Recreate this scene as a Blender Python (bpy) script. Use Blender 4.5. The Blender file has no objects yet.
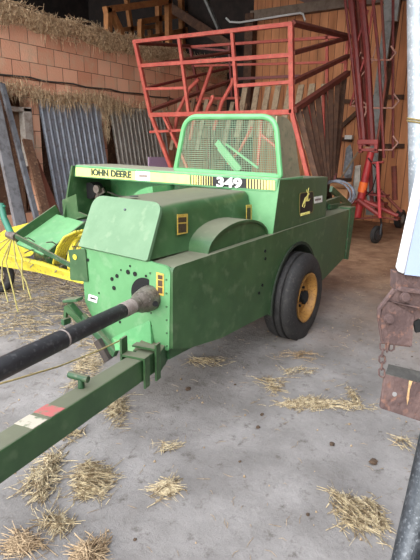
import bpy, bmesh, math, random
from mathutils import Vector, Matrix
PI = math.pi
rnd = random.Random(7)
SC = bpy.context.scene
COL = SC.collection

# ------------------------------------------------------------------ camera
FPX = 488.0
PITCH, YAW, ROLL, CH = math.radians(15.2), math.radians(32.9), math.radians(0.9), 1.6
_F0 = Vector((math.cos(YAW), math.sin(YAW), 0)); _R0 = Vector((math.sin(YAW), -math.cos(YAW), 0)); _Z = Vector((0, 0, 1))
CF = _F0*math.cos(PITCH) - _Z*math.sin(PITCH); _U0 = _R0.cross(CF)
CR = _R0*math.cos(ROLL) + _U0*math.sin(ROLL); CU = _U0*math.cos(ROLL) - _R0*math.sin(ROLL)
CC = Vector((0, 0, CH))
cam = bpy.data.cameras.new('camera'); camo = bpy.data.objects.new('camera', cam); COL.objects.link(camo)
cam.sensor_fit = 'VERTICAL'; cam.sensor_height = 24; cam.sensor_width = 18
cam.lens = FPX/560*24; cam.clip_start = 0.05; cam.clip_end = 200
M4 = Matrix((CR, CU, -CF)).transposed().to_4x4(); M4.translation = CC
camo.matrix_world = M4
SC.camera = camo

def on(x, y, ax, v):
    """point of the line of sight through picture point (x, y) on the world plane axis=value"""
    d = CF + CR*((x-210)/FPX) - CU*((y-280)/FPX)
    return CC + d*((v-CC[ax])/d[ax])
def dep(x, y, d):
    return CC + (CF + CR*((x-210)/FPX) - CU*((y-280)/FPX))*d
def V(*a): return Vector(a)

# ------------------------------------------------------------------ materials
def lin(c):
    return tuple(((v/255)/12.92 if v/255 <= .04045 else ((v/255+.055)/1.055)**2.4) for v in c) + (1,)
MATS = {}
def mat(name, c1, c2=None, rough=.6, scale=6, metal=0, bump=0, c3=None, thr=(.45, .65), spec=.5, bscale=None, dust=None, dustamt=.6):
    if name in MATS: return MATS[name]
    m = bpy.data.materials.new(name); m.use_nodes = True; MATS[name] = m
    nt = m.node_tree; N = nt.nodes; L = nt.links; b = N['Principled BSDF']
    b.inputs['Roughness'].default_value = rough; b.inputs['Metallic'].default_value = metal
    b.inputs['Specular IOR Level'].default_value = spec
    geo = N.new('ShaderNodeNewGeometry')
    out = None
    if c2 is None:
        b.inputs['Base Color'].default_value = lin(c1)
    else:
        n = N.new('ShaderNodeTexNoise'); n.inputs['Scale'].default_value = scale; n.inputs['Detail'].default_value = 8
        n.inputs['Roughness'].default_value = .65
        L.new(geo.outputs['Position'], n.inputs['Vector'])
        r = N.new('ShaderNodeValToRGB'); r.color_ramp.elements[0].position = thr[0]; r.color_ramp.elements[1].position = thr[1]
        r.color_ramp.elements[0].color = lin(c1); r.color_ramp.elements[1].color = lin(c2)
        L.new(n.outputs['Fac'], r.inputs['Fac']); out = r.outputs['Color']
        if c3:
            n2 = N.new('ShaderNodeTexNoise'); n2.inputs['Scale'].default_value = scale*3.7; n2.inputs['Detail'].default_value = 6
            L.new(geo.outputs['Position'], n2.inputs['Vector'])
            r2 = N.new('ShaderNodeValToRGB'); r2.color_ramp.elements[0].position = .56; r2.color_ramp.elements[1].position = .68
            L.new(n2.outputs['Fac'], r2.inputs['Fac'])
            mx = N.new('ShaderNodeMixRGB'); L.new(r2.outputs['Color'], mx.inputs['Fac'])
            L.new(out, mx.inputs['Color1']); mx.inputs['Color2'].default_value = lin(c3); out = mx.outputs['Color']
    if dust:   # dust settled on surfaces that face up
        sep = N.new('ShaderNodeSeparateXYZ'); L.new(geo.outputs['Normal'], sep.inputs[0])
        mr = N.new('ShaderNodeMapRange'); mr.inputs['From Min'].default_value = .75; mr.inputs['From Max'].default_value = .98
        mr.inputs['To Max'].default_value = dustamt; L.new(sep.outputs['Z'], mr.inputs['Value'])
        mx = N.new('ShaderNodeMixRGB'); L.new(mr.outputs['Result'], mx.inputs['Fac'])
        if out: L.new(out, mx.inputs['Color1'])
        else: mx.inputs['Color1'].default_value = lin(c1)
        mx.inputs['Color2'].default_value = lin(dust); out = mx.outputs['Color']
        a = N.new('ShaderNodeMath'); a.operation = 'MULTIPLY_ADD'; L.new(mr.outputs['Result'], a.inputs[0]); a.inputs[1].default_value = .5; a.inputs[2].default_value = rough
        L.new(a.outputs[0], b.inputs['Roughness'])
    if out: L.new(out, b.inputs['Base Color'])
    if bump:
        nb = N.new('ShaderNodeTexNoise'); nb.inputs['Scale'].default_value = bscale or scale*5; nb.inputs['Detail'].default_value = 6
        L.new(geo.outputs['Position'], nb.inputs['Vector'])
        bp = N.new('ShaderNodeBump'); bp.inputs['Strength'].default_value = bump; bp.inputs['Distance'].default_value = .01
        L.new(nb.outputs['Fac'], bp.inputs['Height']); L.new(bp.outputs['Normal'], b.inputs['Normal'])
    return m

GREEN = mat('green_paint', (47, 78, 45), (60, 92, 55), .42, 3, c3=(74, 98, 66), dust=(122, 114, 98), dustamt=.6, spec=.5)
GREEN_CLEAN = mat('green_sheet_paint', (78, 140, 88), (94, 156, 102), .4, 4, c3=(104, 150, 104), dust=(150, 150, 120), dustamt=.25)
FGREEN = mat('faded_lit_front_paint', (82, 134, 86), (94, 146, 97), .5, 3, c3=(100, 144, 100))  # GREEN made paler: some fading, plus the front light put into the colour
HGREEN = mat('chalky_lit_hood_paint', (88, 118, 86), (98, 127, 95), .55, 4, c3=(104, 129, 98), dust=(150, 140, 120), dustamt=.5)  # hood front copy of GREEN: chalking and painted-in sky light together
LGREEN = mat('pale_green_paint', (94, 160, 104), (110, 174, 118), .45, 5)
DGREEN = mat('dark_green_paint', (36, 72, 42), (54, 92, 56), .5, 6, c3=(84, 92, 70), dust=(120, 110, 90))
OLIVE = mat('dusty_brown_cover', (128, 120, 96), (148, 138, 110), .75, 6, c3=(108, 112, 86))
YEL = mat('yellow_paint', (198, 184, 52), (176, 160, 52), .55, 9, c3=(140, 124, 62))
YELSTRIPE = mat('cream_yellow_decal', (236, 226, 130), (222, 210, 120), .5, 12)
RIM = mat('ochre_rim_paint', (164, 120, 58), (136, 98, 46), .6, 14, c3=(110, 74, 36))
BLACK = mat('black_decal', (18, 18, 18), None, .5)
HOLE = mat('dark_opening', (8, 9, 8), None, .9)
WHITE = mat('white_decal', (226, 226, 220), (205, 205, 200), .5, 20)
TYRE = mat('tyre_rubber', (32, 31, 31), (44, 43, 42), .7, 12, bump=.2, c3=(58, 55, 52))
RUBBER = mat('black_guard_plastic', (26, 26, 28), (40, 40, 42), .5, 12, c3=(62, 62, 62))
STEEL = mat('worn_cast_steel', (110, 100, 92), (78, 70, 62), .5, 25, metal=.35, c3=(130, 124, 116))
GREYTAPE = mat('grey_worn_sleeve', (128, 116, 108), (150, 140, 132), .7, 30)
RUST = mat('rusted_steel', (74, 57, 54), (96, 76, 71), .85, 14, bump=.5, c3=(110, 80, 68), bscale=90)
RUSTY_TOP = mat('grey_weathered_steel', (62, 60, 56), (82, 80, 74), .8, 14, bump=.3)
RED = mat('faded_red_paint', (160, 66, 54), (178, 88, 72), .65, 8, c3=(136, 72, 58))
REDDARK = mat('red_machine_paint', (92, 26, 24), (114, 38, 32), .5, 7, c3=(110, 40, 32))
REDBROWN = mat('rusty_red_rail', (96, 46, 36), (122, 58, 44), .8, 9)
WOODPALE = mat('pale_slat_wood', (150, 132, 108), (120, 100, 80), .85, 12, bump=.3)
WOODDARK = mat('dark_brown_wood', (70, 48, 36), (94, 66, 48), .85, 9, bump=.3)
WOODOR = mat('orange_timber', (150, 100, 56), (128, 80, 44), .8, 8)
WOODOLD = mat('old_brown_plank', (112, 82, 62), (84, 60, 46), .9, 7, bump=.4, c3=(140, 110, 84))
GREYWOOD = mat('grey_board', (140, 142, 140), (112, 114, 112), .8, 9)
GALV = mat('galvanised_steel', (150, 160, 168), (184, 192, 198), .5, 9, metal=.3, c3=(205, 210, 214), bump=.1)
DARKSTEEL = mat('dull_dark_steel', (54, 58, 62), (78, 82, 86), .45, 30, metal=.5, c3=(98, 102, 106), bump=.2)
PLASTER = mat('grey_white_render', (176, 168, 158), (140, 128, 116), .95, 9, bump=.6)
CORR = mat('corrugated_steel', (160, 168, 180), (180, 188, 198), .55, 6, metal=.1, c3=(140, 140, 142))
CORR2 = mat('dusty_corrugated_steel', (164, 158, 150), (184, 180, 172), .7, 6, c3=(140, 124, 110))
WHITEP = mat('white_paint', (206, 206, 204), (196, 198, 198), .35, 5)
BLUEP = mat('pale_blue_grey_panel', (142, 156, 184), (150, 164, 190), .4, 5)
CLOTH = mat('grey_cloth', (120, 124, 130), (150, 152, 156), .95, 14)
STRAW = mat('straw', (184, 168, 134), (112, 94, 68), .9, 34, c3=(206, 194, 162), thr=(.42, .58))
STRAWDK = mat('old_straw', (160, 138, 108), (104, 84, 62), .95, 30, c3=(192, 168, 132))
WALLSTRAW = mat('wall_straw', (204, 178, 142), (138, 110, 82), .95, 22, c3=(224, 206, 174), thr=(.4, .6))
ROPE = mat('baling_twine', (150, 132, 88), (120, 108, 70), .9, 40)
LABELY = mat('yellow_warning_label', (186, 158, 70), (160, 132, 62), .5, 60)
PRINT = mat('faded_brown_print', (70, 54, 34), (50, 40, 26), .6, 60)
LILAC = mat('lilac_sheet', (176, 150, 180), None, .6)
ORANGE = mat('orange_label', (222, 104, 40), None, .5)
CLOD = mat('dirt_clod', (84, 66, 50), (60, 48, 38), .95, 60)
LOFTSHADE = mat('shaded_loft_boards', (34, 28, 26), (48, 38, 34), .95, 5)  # near black: the attic's shade is put into the board colour

# wall and floor materials -------------------------------------------------
def floor_mat():
    m = bpy.data.materials.new('concrete_floor'); m.use_nodes = True; nt = m.node_tree; N = nt.nodes; L = nt.links; b = N['Principled BSDF']
    geo = N.new('ShaderNodeNewGeometry')
    def noise(s, d=8, r=.6):
        n = N.new('ShaderNodeTexNoise'); n.inputs['Scale'].default_value = s; n.inputs['Detail'].default_value = d; n.inputs['Roughness'].default_value = r
        L.new(geo.outputs['Position'], n.inputs['Vector']); return n.outputs['Fac']
    def ramp(f, a, bb, ca, cb):
        r = N.new('ShaderNodeValToRGB'); e = r.color_ramp.elements; e[0].position = a; e[1].position = bb; e[0].color = ca; e[1].color = cb
        L.new(f, r.inputs['Fac']); return r.outputs['Color']
    base = ramp(noise(2.2), .35, .68, lin((110, 106, 102)), lin((142, 138, 134)))
    sp = ramp(noise(11, 8, .75), .55, .68, (0, 0, 0, 1), (1, 1, 1, 1))
    mx = N.new('ShaderNodeMixRGB'); L.new(sp, mx.inputs['Fac']); L.new(base, mx.inputs['Color1']); mx.inputs['Color2'].default_value = lin((88, 82, 76))
    # brown, hay-dusted part of the floor deeper in the shed
    sep = N.new('ShaderNodeSeparateXYZ'); L.new(geo.outputs['Position'], sep.inputs[0])
    ad = N.new('ShaderNodeMath'); ad.operation = 'MULTIPLY_ADD'; L.new(noise(.9, 5), ad.inputs[0]); ad.inputs[1].default_value = 3.0; L.new(sep.outputs['X'], ad.inputs[2])
    mr = N.new('ShaderNodeMapRange'); mr.inputs['From Min'].default_value = 5.2; mr.inputs['From Max'].default_value = 8.2; L.new(ad.outputs[0], mr.inputs['Value'])
    mx2 = N.new('ShaderNodeMixRGB'); L.new(mr.outputs['Result'], mx2.inputs['Fac']); L.new(mx.outputs['Color'], mx2.inputs['Color1'])
    br = ramp(noise(3.2), .38, .66, lin((128, 96, 74)), lin((166, 134, 106))); L.new(br, mx2.inputs['Color2'])
    L.new(mx2.outputs['Color'], b.inputs['Base Color']); b.inputs['Roughness'].default_value = .82; b.inputs['Specular IOR Level'].default_value = .3
    bp = N.new('ShaderNodeBump'); bp.inputs['Strength'].default_value = .6; bp.inputs['Distance'].default_value = .02
    L.new(noise(14, 8, .7), bp.inputs['Height']); L.new(bp.outputs['Normal'], b.inputs['Normal'])
    return m
def brick_mat():
    m = bpy.data.materials.new('clay_block_wall'); m.use_nodes = True; nt = m.node_tree; N = nt.nodes; L = nt.links; b = N['Principled BSDF']
    geo = N.new('ShaderNodeNewGeometry'); sep = N.new('ShaderNodeSeparateXYZ'); L.new(geo.outputs['Position'], sep.inputs[0])
    cmb = N.new('ShaderNodeCombineXYZ'); L.new(sep.outputs['X'], cmb.inputs['X'])
    sh = N.new('ShaderNodeMath'); sh.operation = 'ADD'; L.new(sep.outputs['Z'], sh.inputs[0]); sh.inputs[1].default_value = .02; L.new(sh.outputs[0], cmb.inputs['Y'])
    br = N.new('ShaderNodeTexBrick'); L.new(cmb.outputs[0], br.inputs['Vector'])
    br.inputs['Scale'].default_value = 1; br.inputs['Brick Width'].default_value = .33; br.inputs['Row Height'].default_value = .262
    br.inputs['Mortar Size'].default_value = .006; br.inputs['Mortar Smooth'].default_value = .3; br.inputs['Bias'].default_value = 0
    br.inputs['Color1'].default_value = lin((228, 176, 146)); br.inputs['Color2'].default_value = lin((204, 144, 114)); br.inputs['Mortar'].default_value = lin((92, 66, 52))
    n = N.new('ShaderNodeTexNoise'); n.inputs['Scale'].default_value = 3.5; n.inputs['Detail'].default_value = 8; n.inputs['Roughness'].default_value = .7
    L.new(geo.outputs['Position'], n.inputs['Vector'])
    r = N.new('ShaderNodeValToRGB'); r.color_ramp.elements[0].position = .50; r.color_ramp.elements[1].position = .74; L.new(n.outputs['Fac'], r.inputs['Fac'])
    mx = N.new('ShaderNodeMixRGB'); L.new(r.outputs['Color'], mx.inputs['Fac']); L.new(br.outputs['Color'], mx.inputs['Color1']); mx.inputs['Color2'].default_value = lin((200, 172, 144))
    L.new(mx.outputs['Color'], b.inputs['Base Color']); b.inputs['Roughness'].default_value = .95
    n2 = N.new('ShaderNodeTexNoise'); n2.inputs['Scale'].default_value = 30; L.new(geo.outputs['Position'], n2.inputs['Vector'])
    ad = N.new('ShaderNodeMath'); ad.operation = 'MULTIPLY_ADD'; L.new(br.outputs['Fac'], ad.inputs[0]); ad.inputs[1].default_value = -1.0; L.new(n2.outputs['Fac'], ad.inputs[2])
    bp = N.new('ShaderNodeBump'); bp.inputs['Strength'].default_value = .6; bp.inputs['Distance'].default_value = .01
    L.new(ad.outputs[0], bp.inputs['Height']); L.new(bp.outputs['Normal'], b.inputs['Normal'])
    return m
def board_mat(name, ax, width, ca, cb, cg, axis_vert=True):
    m = bpy.data.materials.new(name); m.use_nodes = True; nt = m.node_tree; N = nt.nodes; L = nt.links; b = N['Principled BSDF']
    geo = N.new('ShaderNodeNewGeometry'); sep = N.new('ShaderNodeSeparateXYZ'); L.new(geo.outputs['Position'], sep.inputs[0])
    cmb = N.new('ShaderNodeCombineXYZ'); L.new(sep.outputs['Z'], cmb.inputs['X']); L.new(sep.outputs[ax], cmb.inputs['Y'])
    br = N.new('ShaderNodeTexBrick'); L.new(cmb.outputs[0], br.inputs['Vector'])
    br.inputs['Scale'].default_value = 1; br.inputs['Brick Width'].default_value = 30; br.inputs['Row Height'].default_value = width
    br.inputs['Mortar Size'].default_value = .006; br.inputs['Color1'].default_value = lin(ca); br.inputs['Color2'].default_value = lin(cb); br.inputs['Mortar'].default_value = lin(cg)
    mp = N.new('ShaderNodeMapping'); mp.inputs['Scale'].default_value = (6, 6, .9); L.new(geo.outputs['Position'], mp.inputs['Vector'])
    n = N.new('ShaderNodeTexNoise'); n.inputs['Scale'].default_value = 1.4; n.inputs['Detail'].default_value = 8; L.new(mp.outputs[0], n.inputs['Vector'])
    r = N.new('ShaderNodeValToRGB'); r.color_ramp.elements[0].position = .3; r.color_ramp.elements[1].position = .7
    r.color_ramp.elements[0].color = (.62, .58, .55, 1); r.color_ramp.elements[1].color = (1.1, 1.05, 1, 1); L.new(n.outputs['Fac'], r.inputs['Fac'])
    mx = N.new('ShaderNodeMixRGB'); mx.blend_type = 'MULTIPLY'; mx.inputs['Fac'].default_value = .9
    L.new(br.outputs['Color'], mx.inputs['Color1']); L.new(r.outputs['Color'], mx.inputs['Color2'])
    L.new(mx.outputs['Color'], b.inputs['Base Color']); b.inputs['Roughness'].default_value = .85
    bp = N.new('ShaderNodeBump'); bp.inputs['Strength'].default_value = .5; bp.inputs['Distance'].default_value = .01; bp.invert = True
    L.new(br.outputs['Fac'], bp.inputs['Height']); L.new(bp.outputs['Normal'], b.inputs['Normal'])
    return m
FLOORM, BRICK = floor_mat(), brick_mat()
BOARDS = board_mat('board_wall', 'Y', .2, (206, 146, 104), (184, 124, 84), (80, 54, 40))

# ------------------------------------------------------------------ geometry helpers
def BM(): return bmesh.new()
def wpos(p):
    v = Vector((0, 0, 0))
    while p is not None: v += p.location; p = p.parent
    return v
def obj(name, bm, m, parent=None, base=None, smooth=False, bevel=0):
    """link a bmesh (given in world coordinates) as one mesh object"""
    me = bpy.data.meshes.new(name); bmesh.ops.recalc_face_normals(bm, faces=bm.faces)
    org = Vector(base) if base is not None else (Vector((0, 0, 0)))
    if parent is not None:
        if base is None:
            o = Vector((0, 0, 0)); n = len(bm.verts)
            for v in bm.verts: o += v.co
            org = o/max(n, 1)
    elif base is None:
        xs = [v.co.x for v in bm.verts]; ys = [v.co.y for v in bm.verts]; zs = [v.co.z for v in bm.verts]
        org = Vector(((min(xs)+max(xs))/2, (min(ys)+max(ys))/2, min(zs)))
    for v in bm.verts: v.co -= org
    bm.to_mesh(me); bm.free()
    if smooth:
        for p in me.polygons: p.use_smooth = True
        try: me.set_sharp_from_angle(angle=math.radians(38))
        except Exception: pass
    me.materials.append(m)
    o = bpy.data.objects.new(name, me); COL.objects.link(o)
    if parent is not None: o.parent = parent; o.location = org - wpos(parent)
    else: o.location = org
    if bevel:
        md = o.modifiers.new('bevel', 'BEVEL'); md.width = bevel; md.segments = 2; md.limit_method = 'ANGLE'; md.angle_limit = .7
    return o
def tag(o, label, cat, group=None, kind=None):
    o['label'] = label; o['category'] = cat
    if group: o['group'] = group
    if kind: o['kind'] = kind
    return o
def struct(name, bm, m, **k):
    o = obj(name, bm, m, **k); o['kind'] = 'structure'; return o
def thing(name, label, cat, loc, group=None):
    o = bpy.data.objects.new(name, None); COL.objects.link(o); o.location = loc; o.empty_display_size = .1
    return tag(o, label, cat, group)
def box(bm, a, b):
    x0, y0, z0 = [min(a[i], b[i]) for i in range(3)]; x1, y1, z1 = [max(a[i], b[i]) for i in range(3)]
    vs = [bm.verts.new(p) for p in ((x0,y0,z0),(x1,y0,z0),(x1,y1,z0),(x0,y1,z0),(x0,y0,z1),(x1,y0,z1),(x1,y1,z1),(x0,y1,z1))]
    for f in ((0,3,2,1),(4,5,6,7),(0,1,5,4),(1,2,6,5),(2,3,7,6),(3,0,4,7)): bm.faces.new([vs[i] for i in f])
    return bm
def bar(bm, p, q, w, h, up=(0, 0, 1)):
    """rectangular bar p->q, w wide across, h high along up"""
    p, q = Vector(p), Vector(q); d = (q-p).normalized(); up = Vector(up)
    s = d.cross(up)
    if s.length < 1e-4: s = d.cross(Vector((1, 0, 0)))
    s.normalize(); u = s.cross(d).normalized(); s *= w/2; u *= h/2
    a = [bm.verts.new(c) for c in (p-s-u, p+s-u, p+s+u, p-s+u)]; b = [bm.verts.new(c) for c in (q-s-u, q+s-u, q+s+u, q-s+u)]
    bm.faces.new(a[::-1]); bm.faces.new(b)
    for i in range(4): j = (i+1) % 4; bm.faces.new((a[i], a[j], b[j], b[i]))
    return bm
def tube(bm, pts, r, n=8, cap=True, closed=False):
    pts = [Vector(p) for p in pts]; rr = r if isinstance(r, (list, tuple)) else [r]*len(pts)
    rings = []; prev = None; N = len(pts)
    for i, p in enumerate(pts):
        if closed: t = (pts[(i+1) % N]-pts[i-1]).normalized()
        elif i == 0: t = (pts[1]-p).normalized()
        elif i == N-1: t = (p-pts[-2]).normalized()
        else: t = ((pts[i+1]-p).normalized()+(p-pts[i-1]).normalized()).normalized()
        if prev is None:
            a = Vector((0, 0, 1)) if abs(t.z) < .9 else Vector((1, 0, 0)); u = t.cross(a).normalized()
        else: u = (prev - t*prev.dot(t)).normalized()
        prev = u; w = t.cross(u)
        rings.append([bm.verts.new(p + (u*math.cos(2*PI*k/n)+w*math.sin(2*PI*k/n))*rr[i]) for k in range(n)])
    M = N if closed else N-1
    for i in range(M):
        A, B = rings[i], rings[(i+1) % N]
        for k in range(n): bm.faces.new((A[k], A[(k+1) % n], B[(k+1) % n], B[k]))
    if cap and not closed: bm.faces.new(rings[0][::-1]); bm.faces.new(rings[-1])
    return bm
def prism(bm, poly, t):
    """flat outline (3-D points) extruded by vector t"""
    t = Vector(t); a = [bm.verts.new(Vector(p)) for p in poly]; b = [bm.verts.new(Vector(p)+t) for p in poly]; n = len(poly)
    bm.faces.new(a[::-1]); bm.faces.new(b)
    for i in range(n): j = (i+1) % n; bm.faces.new((a[i], a[j], b[j], b[i]))
    return bm
def loft(bm, rings, cap=True):
    R = [[bm.verts.new(Vector(p)) for p in r] for r in rings]; n = len(R[0])
    for A, B in zip(R, R[1:]):
        for k in range(n): bm.faces.new((A[k], A[(k+1) % n], B[(k+1) % n], B[k]))
    if cap: bm.faces.new(R[0][::-1]); bm.faces.new(R[-1])
    return bm
def rounded(poly, radii, seg=6):
    """round the corners of a 3-D polygon"""
    out = []; n = len(poly); P = [Vector(p) for p in poly]
    for i in range(n):
        r = radii[i] if isinstance(radii, (list, tuple)) else radii
        if r <= 0: out.append(P[i]); continue
        a = (P[i-1]-P[i]).normalized(); b = (P[(i+1) % n]-P[i]).normalized()
        s, e = P[i]+a*r, P[i]+b*r
        for k in range(seg+1):
            t = k/seg; out.append(s*(1-t)**2 + P[i]*2*t*(1-t) + e*t*t)
    return out
def disc(bm, c, ax, r, t, n=16):
    c, ax = Vector(c), Vector(ax).normalized(); return tube(bm, [c, c+ax*t], r, n)
def lathe(bm, c, ax, prof, n=40):
    """revolve (offset along axis, radius) profile, closed loop"""
    c, ax = Vector(c), Vector(ax).normalized(); u = ax.orthogonal().normalized(); w = ax.cross(u)
    R = [[bm.verts.new(c+ax*a+(u*math.cos(2*PI*k/n)+w*math.sin(2*PI*k/n))*r) for k in range(n)] for a, r in prof]
    m = len(R)
    for i in range(m):
        A, B = R[i], R[(i+1) % m]
        for k in range(n): bm.faces.new((A[k], A[(k+1) % n], B[(k+1) % n], B[k]))
    return bm
def text(name, s, size, origin, right, up, m, parent, depth=.002, spacing=1, shear=0, width=None, bold=0):
    cu = bpy.data.curves.new(name, 'FONT'); cu.body = s; cu.size = size; cu.extrude = depth; cu.space_character = spacing; cu.shear = shear; cu.offset = bold
    cu.resolution_u = 3
    t = bpy.data.objects.new(name, cu); COL.objects.link(t)
    bpy.context.view_layer.update()
    me = bpy.data.meshes.new_from_object(t.evaluated_get(bpy.context.evaluated_depsgraph_get()))
    bpy.data.objects.remove(t); r, u = Vector(right).normalized(), Vector(up).normalized(); nrm = r.cross(u)
    xs = [v.co.x for v in me.vertices]; sx = width/(max(xs)-min(xs)) if width else 1; x0 = min(xs)
    bm = BM(); bm.from_mesh(me)
    for v in bm.verts:
        if v.co.y < 0: v.co.y *= .1
    for v in bm.verts: v.co = Vector(origin) + r*((v.co.x-x0)*sx) + u*v.co.y + nrm*v.co.z
    return obj(name, bm, m, parent)
def blade(bm, p, ang, ln, tilt, r=.0022):
    """one bent straw"""
    d = Vector((math.cos(ang), math.sin(ang), 0)); q = Vector(p)
    k = rnd.uniform(-.5, .5); e = Vector((math.cos(ang+k), math.sin(ang+k), 0))
    a = q - d*ln*.5 + _Z*max(0, -tilt)*ln*.5; c = q + e*ln*.5 + _Z*max(0, tilt)*ln*.5
    tube(bm, [a, q+_Z*rnd.uniform(0, .008), c], [r*.7, r, r*.5], 3, cap=False)

# ================================================================== SETTING
XB = 11.5; YW = 7.0
bm = BM(); box(bm, (-8, -9, -.2), (14, 12, 0)); struct('floor', bm, FLOORM)
bm = BM(); box(bm, (XB, -5, 0), (XB+.15, 6.3, 5.6)); struct('wall_back', bm, BOARDS)
bm = BM(); box(bm, (XB, 6.3, 0), (XB+.15, 12, 8.5)); struct('wall_gable', bm, LOFTSHADE)
# left wall: clay blocks with openings closed by leaning corrugated sheets
bm = BM()
def wb(x0, x1, z0, z1): box(bm, (x0, YW, z0), (x1, YW+.3, z1))
wb(-.5, 4.6, 0, 3.42); wb(4.6, 11.48, 2.36, 3.42)
wb(5.42, 5.56, 0, 2.36); wb(6.78, 7.1, 0, 2.36); wb(8.6, 11.48, 0, 2.36); wb(4.6, 5.42, 0, .5)
struct('wall_left', bm, BRICK)
bm = BM(); box(bm, (4.2, YW+.31, 0), (8.7, YW+.4, 2.4)); struct('wall_niche', bm, WOODOLD)
bm = BM(); box(bm, (-.5, YW+.02, 3.42), (11.48, YW+.35, 3.56)); struct('trim_1', bm, STRAWDK)
bm = BM(); box(bm, (-4, -3.6, 0), (XB, -3.4, 5)); struct('wall_right_unseen', bm, BOARDS)  # unseen wall, added and run forward to keep the baler's right side dark
# loft behind the clay wall, and the dark roof over it
bm = BM(); box(bm, (-.5, YW+.36, 3.3), (11.48, 11.9, 3.42)); struct('loft_floor', bm, LOFTSHADE)
bm = BM(); box(bm, (-.5, 11.9, 0), (XB, 12, 8.5)); struct('wall_far', bm, LOFTSHADE)
# corrugated roof sloping up to the left
bm = BM()
def roofz(y): return 4.78 + max(0, y-4.9)*.42
ys = [-3.6, 4.9, 12]; n = 300; x0, x1 = 3.4, XB+.1
vs = []
for y in ys:
    vs.append([bm.verts.new((x0+(x1-x0)*i/n, y, roofz(y)+.012*math.cos(2*PI*(x0+(x1-x0)*i/n)/.15))) for i in range(n+1)])
for A, B in zip(vs, vs[1:]):
    for i in range(n): bm.faces.new((A[i], A[i+1], B[i+1], B[i]))
bmesh.ops.solidify(bm, geom=bm.faces[:], thickness=.03)
struct('ceiling', bm, mat('roof_sheet', (130, 118, 112), (108, 96, 92), .9, 4))
bm = BM(); bar(bm, (XB-.1, -3.4, 4.63), (XB-.1, 6.3, 4.66), .16, .2); struct('trim_2', bm, mat('grey_beam', (120, 106, 94), (98, 84, 72), .9, 6))
bm = BM(); bar(bm, (XB-.12, 6.3, 0), (XB-.12, 6.3, 4.7), .22, .22); struct('trim_3', bm, WOODDARK)
bm = BM(); bar(bm, on(150, -6, 0, 10.6), on(233, 48, 0, 10.9), .18, .2); struct('trim_4', bm, WOODDARK)
for i, (a, b) in enumerate((((340, 101), (357, 102)), ((328, 139), (362, 108)), ((362, 97), (404, 97)), ((380, 146), (404, 146)), ((340, 139), (352, 140)))):
    bm = BM(); bar(bm, on(*a, 0, XB-.06), on(*b, 0, XB-.06), .08, .09); struct('trim_%d' % (5+i), bm, WOODDARK)
# grey conduit under the eave
bm = BM(); p = [on(226, 18, 0, XB-.3), on(230, 22, 0, XB-.3), on(240, 22.5, 0, XB-.3), on(300, 13, 0, XB-.3), on(303, 14, 0, XB-.3), on(305, 20, 0, XB-.3), on(305, 24, 0, XB-.02)]
tube(bm, p, .022, 8); tag(obj('conduit_pipe', bm, WHITEP, smooth=True), 'thin grey pipe running under the eave beam along the board wall', 'pipe')
# twin cable on the clay wall
bm = BM(); pts = [(4.2+.3*i, YW-.02, 2.62+.015*math.sin(i*2.1)) for i in range(24)]
tube(bm, pts, .014, 6); tag(obj('wall_cable', bm, mat('cable_grey', (60, 56, 52), None, .7)), 'dark cable strung along the clay block wall above the corrugated sheets', 'cable')

# ================================================================== things along the clay wall
def corrugated(name, x0, x1, y0, z0, y1, z1, label, sh=0):
    bm = BM(); n = int((x1-x0)/.12*10)
    R = []
    for (y, z, s) in ((y0, z0, sh), (y1, z1, 0)):
        row = []
        for i in range(n+1):
            x = x0+(x1-x0)*i/n; ph = (i % 10)/10
            h = .016*max(0, min(1, 1.75-abs(ph-.5)*8))
            row.append(bm.verts.new((x+s, y-h, z)))
        R.append(row)
    for i in range(n): bm.faces.new((R[0][i], R[0][i+1], R[1][i+1], R[1][i]))
    bmesh.ops.solidify(bm, geom=bm.faces[:], thickness=.01)
    return tag(obj(name, bm, CORR2 if x0 > 7 else CORR), label, 'corrugated sheet', 'corrugated sheets against the clay wall')
corrugated('corrugated_sheet', 5.5, 6.85, 6.56, .0, 6.95, 2.34, 'grey corrugated metal sheet at the left, leaning between two brick pillars')
corrugated('corrugated_sheet', 7.12, 8.75, 6.56, .0, 6.95, 2.34, 'brownish grey corrugated metal sheet at the right, leaning beside the red wagon')
def lean(name, a, ya, b, yb, w, t, m, label, cat):
    """plank leaning against the wall; b is the foot, run down to the floor"""
    p, q = on(*a, 1, ya), on(*b, 1, yb)
    if q.z > 0:
        d = (q-p); q = p + d*((p.z-.01)/-d.z)
    bm = BM(); bar(bm, p, q, t, w, up=(1, 0, 0)); return tag(obj(name, bm, m), label, cat)
lean('steel_channel', (-6, 100), 6.6, (20, 224), 5.9, .17, .06, mat('old_grey_channel', (112, 112, 114), (84, 82, 82), .7, 9), 'pale grey steel channel leaning at the far left edge against the wall', 'steel channel')
lean('steel_angle', (2, 84), 6.85, (37, 220), 5.75, .07, .05, mat('dark_angle_steel', (92, 94, 98), (66, 66, 68), .7, 9), 'thin grey steel angle leaning left of the window niche', 'steel angle')
lean('wooden_plank', (-9, 66), 6.95, (22, 220), 6.3, .13, .05, WOODDARK, 'dark brown plank leaning behind the thin steel angle', 'plank')
lean('wooden_plank', (27, 140), 6.75, (47, 218), 6.15, .15, .05, WOODOLD, 'rough light brown plank leaning under the white framed board', 'plank')
lean('wooden_plank', (33, 160), 6.7, (57, 218), 6.4, .16, .05, mat('red_brown_board', (112, 66, 50), (92, 54, 42), .9, 8), 'reddish brown board leaning at the left edge of the left corrugated sheet', 'plank')
t = thing('window_board', 'old brown shutter board with a white side frame in the niche of the clay wall', 'shutter', (5.0, 7.05, .5))
p0, p1 = 4.3, 4.98
bm = BM(); box(bm, (4.64, YW+.1, .5), (5.24, YW+.14, 2.1)); obj('board', bm, WOODOLD, t)
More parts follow.
